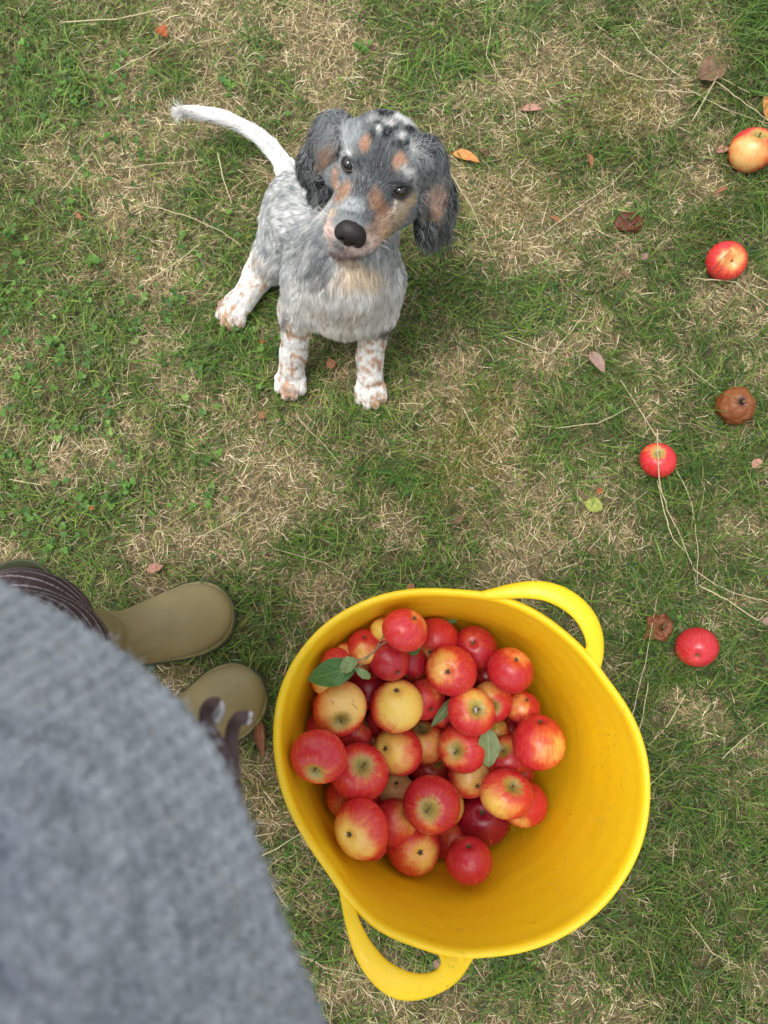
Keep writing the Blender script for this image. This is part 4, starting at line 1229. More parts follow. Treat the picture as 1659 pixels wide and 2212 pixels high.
# --- boots
bm_ = new_mat('olive_rubber', (.23, .185, .075), .58, .35)
t = NT(bm_); co = t.coord('Object'); n1 = t.noise(9, 4, co); n2 = t.noise(60, 5, co, .7); n3 = t.noise(700, 2, co)
c = t.mix(t.rng(n1, .3, .7), (.245, .195, .088), (.310, .250, .120))
c = t.mix(t.math('MULTIPLY', t.rng(n2, .55, .75), .35), c, (.12, .09, .04))
c = t.mix(t.math('MULTIPLY', t.rng(n3, .5, .8), .25), c, (.36, .30, .16))
t.base(c); t.bump(t.math('ADD', t.math('MULTIPLY', n2, .4), t.math('MULTIPLY', n3, .3)), .35, .0009)
sole_m = new_mat('dark_green_rubber', (.045, .055, .028), .6, .3)
t = NT(sole_m); t.base(t.mix(t.noise(80, 4, t.coord()), (.030, .038, .020), (.075, .085, .04)))
welt_m = new_mat('olive_welt', (.27, .225, .10), .5, .4)
OUT = np.array([(0,.0),(.012,.016),(.04,.027),(.1,.037),(.2,.042),(.35,.044),(.5,.052),(.63,.060),(.75,.0635),(.84,.060),(.91,.051),(.955,.038),(.985,.021),(1,.0)])
def make_boot(toe_uv, ang, L, shaft_top, dark_top):
    toe = W(*toe_uv, .02); a = np.array([math.cos(ang), math.sin(ang), 0]); b = np.array([-a[1], a[0], 0])
    heel = toe - a * L; heel[2] = 0
    org = heel + a * L * .4; org[2] = 0
    def pt(s, y=0, z=0): return heel + a * L * s + b * y + np.array([0, 0, z])
    AX = np.stack([a, b, [0, 0, 1.0]])
    st = np.array(shaft_top)
    prims = [ell(pt(.755, 0, .036), (.074, .0615, .040), AX), ell(pt(.60, 0, .044), (.078, .057, .046), AX), ell(pt(.42, 0, .052), (.08, .049, .056), AX),
             ell(pt(.17, 0, .045), (.050, .040, .055), AX), cone(pt(.50, 0, .072), pt(.27, 0, .13), .038, .052),
             cone(pt(.20, 0, .10), pt(.23, 0, .16), .051, .055), cone(pt(.23, 0, .16), st, .055, .067)]
    def f(P):
        d = group_sd(prims, P, .022)
        # creases across the ankle
        q = (P - pt(.30, 0, .11))
        w_ = np.exp(-(q * q).sum(1) / .0028)
        d = d + .0030 * w_ * np.sin(((P - heel) @ (a * .55 + np.array([0, 0, .83]))) * 300 + 2.2 * np.sin(((P - heel) @ b) * 40))
        d = np.maximum(d, .012 - P[:, 2])
        return np.maximum(d, (P - st) @ nrm(st - pt(.23, 0, .16)) + .02)
    lo = np.minimum(toe, np.minimum(heel, st)) - .11; hi = np.maximum(toe, np.maximum(heel, st)) + .11
    lo[2] = -.01; hi[2] = st[2] + .02
    V, F = surface_nets(f, lo, hi, .0055)
    root = bpy.data.objects.new('boot', None); link(root, person); root.location = org - PO
    o = mesh_np('boot_upper', V - org, [F], bm_, root)
    def ring(extra, z0, z1, mat, name, rd=.003):
        s = np.linspace(0, 1, 70); s = .5 - .5 * np.cos(s * math.pi)
        w = np.interp(s, OUT[:, 0], OUT[:, 1])
        k = np.array([.25, .5, .25]); w[1:-1] = np.convolve(w, k, 'same')[1:-1]
        up = np.stack([s * L, w], 1); dn = np.stack([s[::-1] * L, -w[::-1]], 1)[1:-1]
        C = np.concatenate([up, dn]); T = nrm(np.roll(C, -1, 0) - np.roll(C, 1, 0)); N_ = np.stack([-T[:, 1], T[:, 0]], 1)
        prof = [(extra - rd * 2, z0), (extra, z0 + rd), (extra, z1 - rd), (extra - rd, z1), (extra - .012, z1)]
        V = []
        for e_, z in prof:
            q = C + N_ * e_
            V.append(heel + q[:, :1] * a + q[:, 1:] * b + np.array([0, 0, 1.0]) * z)
        V = np.stack(V, 1)
        n = len(C)
        V = V.reshape(-1, 3) - org
        return mesh_np(name, V, [grid_faces(n, len(prof), close_u=True)], mat, root)
    ring(.0075, .0, .015, sole_m, 'sole')
    ring(.0035, .014, .026, welt_m, 'welt', .003)
    if dark_top:
        ax_ = nrm(st - pt(.23, 0, .16)); A = nrm(np.cross(ax_, a)); B = np.cross(ax_, A)
        an = np.linspace(0, 2 * math.pi, 48, endpoint=False)
        V = []
        for (h_, r_) in ((-.035, .0665), (-.012, .0695), (.004, .0705), (.008, .069), (.006, .066), (-.01, .064)):
            V.append(st + ax_ * h_ + r_ * (np.cos(an)[:, None] * A + np.sin(an)[:, None] * B))
        mesh_np('boot_cuff', np.stack(V, 1).reshape(-1, 3) - org, [grid_faces(48, 6, close_u=True)], sole_m, root)
    return root
make_boot((500, 1309), math.radians(19), .29, (-.528, .058, .345), True)
make_boot((560, 1468), math.radians(36), .285, (-.440, -.185, .345), True)

# --- trousers
tm = new_mat('pinstripe_cloth', (.05, .03, .03), .9, .1)
t = NT(tm); co = t.coord('Object')
fac = t.attr('ang', out='Fac')
wv = t.math('SINE', t.math('ADD', t.math('MULTIPLY', fac, 6.28318), t.math('MULTIPLY', t.noise(30, 2, co), .8)))
brk = t.noise(350, 2, co)
s_ = t.math('MULTIPLY', t.rng(wv, .80, .95), t.rng(brk, .30, .6))
c = t.mix(t.noise(200, 3, co), (.050, .031, .033), (.085, .056, .058))
c = t.mix(t.math('MULTIPLY', s_, .95), c, (.50, .42, .44))
t.base(c); t.bump(t.noise(900, 2, co), .5, .0006)
trousers = bpy.data.objects.new('trousers', None); link(trousers, person)
def leg(path, n_str, seed):
    path = np.array(path); C0, R0 = path[:, :3], path[:, 3]
    s = np.linspace(0, len(path) - 1, 70)
    C = np.stack([np.interp(s, np.arange(len(path)), C0[:, i]) for i in range(3)], 1); R = np.interp(s, np.arange(len(path)), R0)
    k = np.ones(13) / 13
    for i in range(3):
        e = np.concatenate([2 * C[0, i] - C[6:0:-1, i], C[:, i], 2 * C[-1, i] - C[-2:-8:-1, i]]); C[:, i] = np.convolve(e, k, 'valid')
    e = np.concatenate([2 * R[0] - R[6:0:-1], R, 2 * R[-1] - R[-2:-8:-1]]); R = np.convolve(e, k, 'valid')
    T = nrm(np.gradient(C, axis=0))
    A = nrm(np.cross(T, [0, 1.0, 0.2])); B = np.cross(T, A)
    nA = 121; an = np.linspace(0, 2 * math.pi, nA)
    V = C[:, None] + R[:, None, None] * (np.cos(an)[None, :, None] * A[:, None] + np.sin(an)[None, :, None] * B[:, None])
    V = V.reshape(-1, 3)
    Nn = nrm(V - np.repeat(C, nA, 0))
    # diagonal folds gathering behind the knee
    q = np.repeat(s, nA) * 1.9 + np.tile(np.sin(an) * 1.5, 70)
    amp = .006 * (fbm(V, 9, seed, 2))
    V = V + Nn * (amp * np.sin(q * 2.6 + 3 * fbm(V, 8, seed + 3, 2)))[:, None]
    o = mesh_np('trouser_leg', V - PO, [grid_faces(70, nA)], tm, trousers)
    at = o.data.attributes.new('ang', 'FLOAT', 'POINT')
    tw_ = V[:, 2] / .020 + .9 * fbm(V, 10, seed, 2) + np.tile(np.sin(an + .6), 70) * 1.3
    at.data.foreach_set('value', tw_.astype(np.float32))
    return o
leg([(-.518,.045,.325,.058), (-.490,.035,.40,.074), (-.430,.005,.50,.087), (-.390,-.022,.58,.090), (-.385,-.065,.70,.098), (-.40,-.12,.85,.11), (-.41,-.14,.98,.12)], 56, 3)
leg([(-.440,-.185,.325,.063), (-.425,-.19,.40,.072), (-.38,-.20,.50,.080), (-.36,-.205,.60,.085), (-.36,-.21,.72,.092), (-.38,-.20,.86,.11), (-.40,-.18,.98,.12)], 56, 8)
# drawstring hanging out below the hem
cord_m = attr_mat('cord', .65, .4)
def cord(pts, tips):
    P = np.array([W(u, v, z) for u, v, z in pts]); n = 60
    s = np.linspace(0, len(P) - 1, n)
    C = np.stack([np.interp(s, np.arange(len(P)), P[:, i]) for i in range(3)], 1)
    k = np.ones(11) / 11
    for i in range(3):
        e = np.concatenate([2 * C[0, i] - C[5:0:-1, i], C[:, i], 2 * C[-1, i] - C[-2:-7:-1, i]]); C[:, i] = np.convolve(e, k, 'valid')
    T = nrm(np.gradient(C, axis=0)); A = nrm(np.cross(T, nrm(CAM - C))); B = np.cross(A, T)
    K = 12; an = np.arange(K) / K * 6.2832
    V = C[:, None] + .0047 * np.cos(an)[None, :, None] * A[:, None] + .0020 * np.sin(an)[None, :, None] * B[:, None]
    col = np.tile(np.array([.11, .066, .062]), (n, K, 1))
    for (s0, s1) in tips:
        for k_ in range(K):
            if abs(math.cos(an[k_])) < .95:
                f_ = ((np.linspace(0, 1, n) > s0) & (np.linspace(0, 1, n) < s1)).astype(float) * (.85 if abs(math.cos(an[k_])) > .3 else .35)
                col[:, k_] = col[:, k_] * (1 - f_[:, None]) + np.array([.8, .78, .8]) * f_[:, None]
    mesh_np('drawstring', V.reshape(-1, 3) - PO, [grid_faces(n, K, close_v=True), [list(range(K))[::-1]], [list(range((n - 1) * K, n * K))]], cord_m, trousers, colors=col.reshape(-1, 3))
cord([(505, 1740, .90), (497, 1650, .90), (478, 1612, .90), (450, 1578, .90), (441, 1548, .90), (449, 1524, .905), (463, 1518, .905), (475, 1524, .90), (468, 1545, .895), (461, 1556, .895)], [(.72, 1.0)])
cord([(508, 1740, .895), (504, 1660, .895), (499, 1610, .895), (501, 1580, .895), (508, 1560, .90), (520, 1548, .90), (542, 1552, .895)], [(.94, 1.0)])

# --- jumper
jm = new_mat('grey_blue_knit', (.25, .28, .32), .95, .05)
t = NT(jm); co = t.coord('Object')
a1 = t.noise(58, 4, co, .6); a2 = t.noise(130, 3, co); a3 = t.noise(22, 3, co); a4 = t.noise(95, 3, t.scale(co, (1, 1, 1.01)))
hem = t.attr('hem', out='Fac')
c = t.mix(t.rng(a1, .32, .68), (.088, .110, .150), (.285, .315, .365))
c = t.mix(t.math('MULTIPLY', t.rng(a4, .5, .72), .5), c, (.27, .265, .30))
c = t.mix(t.math('MULTIPLY', t.rng(a2, .45, .7), .30), c, (.40, .43, .48))
c = t.mix(t.math('MULTIPLY', t.rng(a3, .4, .7), .3), c, (.20, .24, .26))
c = t.mix(t.math('MULTIPLY', hem, .40), c, (.34, .36, .36))
rib = t.attr('rib', out='Fac')
c = t.mix(t.math('MULTIPLY', t.math('SUBTRACT', 1, rib), .50), c, (.13, .145, .17))
t.base(c); t.bump(a2, .8, .003)
t.b.inputs['Sheen Weight'].default_value = .3
hem_px = [(-260,1130),(-120,1195),(0,1262),(150,1336),(280,1422),(400,1528),(482,1640),(542,1800),(592,1950),(643,2090),(698,2212),(760,2340),(830,2480)]
HZ = 1.0
hem_w = np.array([W(u, v, HZ)[:2] for u, v in hem_px])
JC = np.array([-.285, -.235])
hp = np.arctan2(hem_w[:, 1] - JC[1], hem_w[:, 0] - JC[0]); hr = np.hypot(*(hem_w - JC).T)
back = np.array([(math.radians(d), r) for d, r in ((140, .24), (165, .21), (190, .19), (215, .185), (240, .19), (262, .21))])
hp = np.where(hp < -math.radians(85), hp + 2 * math.pi, hp)
ph_ = np.concatenate([hp, back[:, 0]]); rr_ = np.concatenate([hr, back[:, 1]]); od = np.argsort(ph_); ph_, rr_ = ph_[od], rr_[od]
NA = 1600
A_ = np.linspace(-math.pi / 2, 1.5 * math.pi, NA, endpoint=False)
R_ = np.interp(A_, np.concatenate([ph_ - 2 * math.pi, ph_, ph_ + 2 * math.pi]), np.tile(rr_, 3))
kk = np.exp(-.5 * (np.arange(-60, 61) / 18.) ** 2); kk /= kk.sum()
R_ = np.convolve(np.concatenate([R_[-60:], R_, R_[:60]]), kk, 'valid')
Rm_ = R_.mean()
lv = [(-.004, -.006), (-.005, -.001), (-.003, .001), (.0, .001)] + [(.0 + .09 * i / 26, .001 + .004 * math.sin(i / 26 * 3.14)) for i in range(1, 27)] + [(.10 + .26 * i / 16, None) for i in range(17)] + [(.385, 'n'), (.41, 'm'), (.43, 'k'), (.445, 'k')]
V = []; hm = []; rb = []
ribs = .5 + .5 * np.cos(A_ * 165)
for (dz, rf) in lv:
    f_ = max(0, min(1, dz / .36))
    c_ = JC + np.array([-.085, -.035]) * f_
    if rf is None:
        k_ = f_ ** .85 * .9
        r = R_ * (1 - k_) + .135 * k_
    elif isinstance(rf, str):
        r = np.full(NA, {'n': .105, 'm': .075, 'k': .062}[rf])
    else:
        k_ = f_ ** .85 * .9
        r = (R_ + (rf if dz <= 0 else .001)) * (1 - k_) + .135 * k_
    rw = (1 - sstep(.04, .17, dz)) if not isinstance(rf, str) else 0
    r = r + (ribs - 1) * .0012 * rw
    V.append(np.stack([c_[0] + r * np.cos(A_), c_[1] + r * np.sin(A_), np.full(NA, HZ + dz) + (.012 * np.sin(A_ * 3 + 1) + .006 * np.sin(A_ * 7)) * f_ * (1 - f_) * 3], 1))
    hm.append(1 - sstep(.0, .13, dz + .05 * (fbm(np.stack([A_ * 3, A_ * 0 + dz * 20], 1), 1.0, 77, 2) - .5) * np.ones(NA))); rb.append(1 - (1 - ribs) * rw * (.65 + .35 * math.cos(dz * 2 * math.pi / .0085)))
V = np.stack(V, 1); nl = V.shape[1]; V = V.reshape(-1, 3)
ds = (fbm(V, 12, 5, 3) - .5) * .010 + (fbm(V @ np.array([[1, .3, 0], [-.4, .5, 0], [0, 0, .35]]), 9, 15, 2) - .5) * .030 + (fbm(V, 60, 6, 2) - .5) * .0022
Nr = V - np.array([JC[0], JC[1], 0]); Nr[:, 2] = 0; Nr = nrm(Nr)
zz_ = sstep(.0, .06, V[:, 2] - HZ)
V = V + Nr * (ds * zz_ + (fbm(V, 60, 6, 2) - .5) * .0012)[:, None]
jump = mesh_np('jumper', V - PO, [grid_faces(NA, nl, close_u=True)], jm, person)
at = jump.data.attributes.new('hem', 'FLOAT', 'POINT'); at.data.foreach_set('value', np.stack(hm, 1).astype(np.float32).ravel())
at = jump.data.attributes.new('rib', 'FLOAT', 'POINT'); at.data.foreach_set('value', np.stack(rb, 1).astype(np.float32).ravel())
# wool fuzz on the jumper
idx = rng.choice(len(V), 26000); idx = idx[V[idx, 2] < HZ + .24]; n = len(idx)
d0 = nrm(Nr[idx] * 1.0 + rng.normal(0, .7, (n, 3))); d1 = nrm(d0 + rng.normal(0, .8, (n, 3)))
Lf = rng.uniform(.002, .006, n)[:, None]
P0 = V[idx] + rng.normal(0, .0015, (n, 3))
FP = np.stack([P0, P0 + d0 * Lf * .5, P0 + d0 * Lf * .5 + d1 * Lf * .6], 1) - PO
fz = attr_mat('wool_fuzz', .9, .1)
o = hair_curves('jumper_fuzz', FP, np.tile([.00016, .00012, .00005], (n, 1)), np.array([.36, .39, .44]) * rng.uniform(.7, 1.2, (n, 1)), fz, jump)
o['kind'] = 'stuff'
# sleeves reaching up to the camera, outside the picture
def sleeve(pts, rad):
    P = np.array(pts, float); s = np.linspace(0, len(P) - 1, 30)
    C = np.stack([np.interp(s, np.arange(len(P)), P[:, i]) for i in range(3)], 1); R = np.interp(s, np.arange(len(P)), rad)
    k = np.ones(7) / 7
    for i in range(3):
        e = np.concatenate([2 * C[0, i] - C[3:0:-1, i], C[:, i], 2 * C[-1, i] - C[-2:-5:-1, i]]); C[:, i] = np.convolve(e, k, 'valid')
    return tube('sleeve', C - PO, R, jm, person, K=24)
SHR, SHL = (-.31, -.45, 1.30), (-.46, -.07, 1.30)
sleeve([SHR, (-.20, -.56, 1.20), (-.12, -.52, 1.17), (-.04, -.30, 1.36), (-.03, -.18, 1.45)], [.085, .065, .060, .048, .040])
sleeve([SHL, (-.47, .10, 1.20), (-.42, .15, 1.18), (-.24, .10, 1.38), (-.14, .05, 1.46)], [.085, .065, .060, .048, .040])
# the body: one continuous figure inside the clothes
sk = new_mat('skin', (.50, .29, .21), .5, .4, Subsurface_Weight=.1)
hd = np.array([-.40, -.31, 1.60])
fdir = nrm(np.array([.80, .45, -.35]))
bp = [ell(hd, (.092, .078, .108), np.stack([nrm([.8, .45, 0]), nrm([-.45, .8, 0]), [0, 0, 1.0]])), cone(hd + [-.0, .0, -.05], (-.385, -.285, 1.36), .055, .055),
      ell(hd + fdir * .092 + [0, 0, -.01], (.016, .012, .020)), cone(hd + fdir * .06 + [0, 0, -.06], hd + fdir * .05 + [0, 0, -.065], .036, .03),
      cone((-.385, -.285, 1.33), (-.375, -.20, 1.02), .085, .085), cone(SHR, SHL, .055, .055),
      cone((-.40, -.14, .98), (-.405, -.03, .56), .070, .055), cone((-.41, -.03, .56), (-.515, .05, .32), .055, .038), cone((-.515, .05, .32), (-.49, -.0, .10), .038, .030), cone((-.49, -.0, .10), (-.36, .045, .045), .030, .022),
      cone((-.37, -.20, .98), (-.37, -.20, .56), .070, .055), cone((-.37, -.20, .56), (-.43, -.185, .30), .055, .038), cone((-.43, -.185, .30), (-.415, -.185, .10), .038, .030), cone((-.415, -.185, .10), (-.30, -.115, .045), .030, .022),
      cone(SHR, (-.13, -.53, 1.17), .045, .038), cone((-.13, -.53, 1.17), (-.02, -.15, 1.475), .036, .024), ell((-.005, -.10, 1.50), (.028, .042, .016)),
      cone(SHL, (-.44, .14, 1.18), .045, .038), cone((-.44, .14, 1.18), (-.12, .045, 1.485), .036, .024), ell((-.075, .03, 1.505), (.042, .028, .016))]
for i in range(4):
    bp += [cone((-.020 + i * .011, -.07, 1.505), (-.026 + i * .016, -.030, 1.512 + .004 * (i % 2)), .0085, .007), cone((-.050, .012 + i * .012, 1.508), (-.016 + .004 * (i % 2), .010 + i * .014, 1.514), .0085, .007)]
bp += [cone((.018, -.10, 1.495), (.040, -.070, 1.487), .010, .008), cone((-.07, .002, 1.50), (-.045, -.018, 1.49), .010, .008)]
fb = lambda P: group_sd(bp, P, .012)
Vb, Fb = surface_nets(fb, (-.68, -.68, .0), (.10, .25, 1.76), .011)
mesh_np('body', Vb - PO, [Fb], sk, person)
hairm = new_mat('brown_hair', (.09, .05, .025), .5, .4)
hc = [ell(hd + [-.016, -.010, .018], (.103, .090, .108), np.stack([nrm([.8, .45, 0]), nrm([-.45, .8, 0]), [0, 0, 1.0]])), cone(hd + [-.07, -.04, -.02], hd + [-.09, -.05, -.16], .055, .03)]
def fh(P):
    d = group_sd(hc, P, .02)
    return np.maximum(d, ((P - hd) @ fdir) - .045)
Vh, Fh = surface_nets(fh, hd - .22, hd + .16, .010)
mesh_np('hair', Vh - PO, [Fh], hairm, person)
# ------------------------------------------------------------------ the puppy
puppy = bpy.data.objects.new('puppy', None); link(puppy); puppy.location = (*W(730, 640, 0)[:2], 0)
tag(puppy, 'grey and white speckled puppy with tan markings sitting on the lawn and looking up', 'dog')
DO = np.array(puppy.location)
HZ_ = .43
HO = W(813, 374, HZ_)                                  # midpoint between the eyes
to_cam = nrm(CAM - HO)
ix = nrm(np.cross(UPV, to_cam)); ix = nrm(ix - to_cam * (ix @ to_cam)); iy = np.cross(to_cam, ix)     # picture right and up at the head
roll = math.atan2(52, 114)
hr_ = ix * math.cos(roll) - iy * math.sin(roll)        # towards the eye on the right
dn_ = -iy * math.cos(roll) - ix * math.sin(roll)       # down the face
AL = math.radians(43)
hf = to_cam * math.cos(AL) + dn_ * math.sin(AL)        # nose direction
hu = to_cam * math.sin(AL) - dn_ * math.cos(AL)        # top of the skull
HB = np.stack([hr_, hf, hu])
def Hd(x, y, z): return HO + hr_ * x + hf * y + hu * z
def hell(c, r, tilt=None): return ell(Hd(*c), r, HB)
def hcone(a, b, ra, rb): return cone(Hd(*a), Hd(*b), ra, rb)
NOSE = (0, .101, -.026)

head_p = [
 hell((0, -.048, -.006), (.059, .066, .048)),            # skull
 hell((0, -.016, .006), (.046, .040, .038)),            # forehead
 hcone((-.030, -.004, .016), (-.040, -.028, .018), .019, .022), hcone((.030, -.004, .016), (.040, -.028, .018), .019, .022),   # brow ridges
 hell((-.042, -.024, -.036), (.030, .044, .032)), hell((.045, -.018, -.040), (.031, .050, .036)),                        # cheeks
 hcone((0, .005, -.016), (0, .080, -.026), .031, .0215),  # bridge of the muzzle
 hcone((0, .0, -.036), (0, .078, -.046), .036, .026),
 hcone((-.017, .030, -.045), (-.017, .080, -.051), .024, .0205), hcone((.026, .018, -.048), (.019, .078, -.052), .030, .0225),  # lips
 hcone((.004, -.02, -.070), (.002, .066, -.089), .034, .0185), # lower jaw
 hell((0, .073, -.091), (.020, .016, .012)),
]
ear_p = [
 # ear on the right of the picture: hangs beside the cheek
 ('e', W(922, 352, .425), (.020, .038, .026)), ('e', W(938, 420, .378), (.019, .048, .030)), ('e', W(935, 460, .342), (.017, .030, .029)),
 # ear on the left: folded back and down
 ('e', W(716, 292, .437), (.020, .030, .028)), ('e', W(692, 338, .400), (.017, .036, .028)), ('e', W(704, 392, .365), (.013, .026, .018)),
]
def ear_ell(c, r, side):
    n_ = nrm(hr_ * side * .65 + to_cam * .60)
    lng = nrm(np.array([0.0, .15, -1.0])); lng = nrm(lng - n_ * (lng @ n_)); w_ = np.cross(n_, lng)
    return ell(c, r, np.stack([n_, lng, w_]))
ears = [ear_ell(c, r, 1 if i < 3 else -1) for i, (_, c, r) in enumerate(ear_p)]

SL, SR = W(680, 600, .215), W(804, 604, .215)
ELL_, ELR = W(645, 672, .155), W(812, 678, .155)
WRL, WRR = W(634, 762, .072), W(799, 772, .072)
PWL, PWR = W(628, 818, .024), W(800, 838, .024)
body_p = [
 cone(SL, SR, .050, .050), ell(W(741, 628, .205), (.074, .056, .078)), cone(W(745, 560, .27), W(748, 640, .19), .072, .066),
 cone(W(752, 585, .275), Hd(0, -.055, -.035), .066, .050),
 cone(W(735, 560, .25), W(680, 480, .20), .070, .067), cone(W(680, 480, .20), W(656, 448, .12), .067, .064),
 ell(W(654, 455, .080), (.070, .064, .070)),
 cone(SL, ELL_, .045, .034), cone(SR, ELR, .045, .034),
 cone(W(624, 505, .10), W(588, 560, .065), .056, .038),                       # left thigh
 cone(W(750, 470, .09), W(815, 560, .05), .060, .036), cone(W(815, 560, .05), W(838, 640, .024), .030, .024),   # right hind leg, behind the chest
]
leg_p = [
 cone(ELL_, WRL, .032, .0215), cone(WRL, W(630, 795, .045), .0215, .0235), cone(ELR, WRR, .032, .0215), cone(WRR, W(800, 810, .045), .0215, .0235),
 cone(W(586, 558, .062), W(562, 590, .040), .036, .027), cone(W(562, 590, .040), W(524, 650, .030), .027, .0235),
 cone(W(645, 420, .075), W(628, 383, .072), .027, .018),
]
tail_pts = [(630,386,.072,.018), (605,342,.075,.013), (573,303,.080,.011), (532,272,.085,.010), (488,252,.090,.009), (445,243,.094,.007), (418,238,.096,.005), (404,240,.096,.003)]
_t = np.array(tail_pts, float); _s = np.linspace(0, len(_t) - 1, 30)
_q = np.stack([np.interp(_s, np.arange(len(_t)), _t[:, i]) for i in range(4)], 1)
for _ in range(3): _q[1:-1] = (_q[:-2] + _q[1:-1] * 2 + _q[2:]) / 4
tail_pts = [tuple(r_) for r_ in _q]
tail_p = [cone(W(*a[:3]), W(*b[:3]), a[3], b[3]) for a, b in zip(tail_pts[:-1], tail_pts[1:])]
paw_p = []
paw_dirs = []
for c_, ang, sc in ((PWL, -1.64, 1.0), (PWR, -1.50, 1.0), (W(505, 668, .024), -1.98, 1.0), (W(836, 640, .024), -1.5, .9)):
    f_ = np.array([math.cos(ang), math.sin(ang), 0]); s_ = np.array([-f_[1], f_[0], 0]); c_ = np.array(c_)
    paw_p.append(ell(c_ - f_ * .006 * sc + [0, 0, .001], np.array((.034, .025, .0195)) * sc, np.stack([f_, s_, [0, 0, 1.0]])))
    for k_, (oy, ox) in enumerate(((-.0205, .010), (-.0075, .021), (.0075, .021), (.0205, .010))):
        t0 = c_ + s_ * oy * sc * .9 + f_ * (ox - .010) * sc; t1 = c_ + s_ * oy * sc + f_ * (ox + .006) * sc
        paw_p.append(cone(t0 + [0, 0, .004], t1 + [0, 0, -.006], .0105 * sc, .0098 * sc))
    paw_dirs.append((c_, f_, s_, sc))

EYE = [Hd(-.0395, .0060, -.001), Hd(.0400, .0078, -.001)]
ER = .0115
def f_face(P):
    d = group_sd(head_p, P, .014)
    q = (P - HO) @ HB.T
    # the mouth: a crease between lips and jaw
    ax_, ay_, az_ = q[:, 0], q[:, 1], q[:, 2]
    lipz = -.0700 + .55 * np.abs(ax_) ** 1.15 * .25 + .0 * ay_
    gro = np.sqrt(((az_ - lipz) / 1.0) ** 2 + np.maximum(0, .025 - ay_) ** 2)
    d = d + .0050 * np.exp(-(gro / .0042) ** 2) * (ay_ > -.0)
    # the cleft under the nose
    d = d + .0022 * np.exp(-(ax_ / .0022) ** 2) * (ay_ > .07) * (az_ > -.07)
    # eye sockets
    for e_ in EYE:
        s_ = np.sqrt(((P - e_) ** 2).sum(1)) - ER * 1.08
        h = np.clip(.5 - .5 * (-s_ - d) / -.005 * -1, 0, 1)
        d = -smin(-d, s_, .004)
    return d
EARK = .012
def f_dog(P):
    d = group_sd(body_p, P, .030)
    d = smin(d, group_sd(leg_p, P, .016), .016)
    d = smin(d, group_sd(tail_p, P, .008), .016)
    d = smin(d, group_sd(paw_p, P, .0045), .010)
    d = smin(d, group_sd(ears, P, .016), .010)
    d = smin(d, f_face(P), .014)
    return d
def f_fast(P):
    """full field only near the animal"""
    out = np.full(len(P), .05)
    c_ = group_sd([cone(W(640,450,.12), W(740,600,.22), .16, .17), cone(W(740,600,.24), HO, .15, .15), cone(W(622,378,.072), W(398,240,.096), .035, .03),
                   cone(W(630,680,.12), W(628,840,.02), .06, .05), cone(W(815,680,.12), W(800,860,.02), .06, .05), cone(W(600,520,.08), W(500,690,.02), .08, .05),
                   ell(W(940,430,.37), (.075, .085, .11)), ell(W(700,340,.40), (.075, .085, .09)), cone(HO, Hd(*NOSE), .1, .075), cone(W(800,560,.05), W(838,650,.02), .08, .05)], P, .001)
    m_ = c_ < .012
    if m_.any(): out[m_] = f_dog(P[m_])
    return out
allp = np.array([p[1] for p in body_p + leg_p + tail_p + paw_p + head_p + ears] + [p[2] for p in tail_p])
lo = allp.min(0) - .10; hi = allp.max(0) + .10; lo[2] = -.004
DV, DF = surface_nets(f_fast, lo, hi, .0044)
DN = sdf_grad(f_dog, DV)
print('dog verts', len(DV))

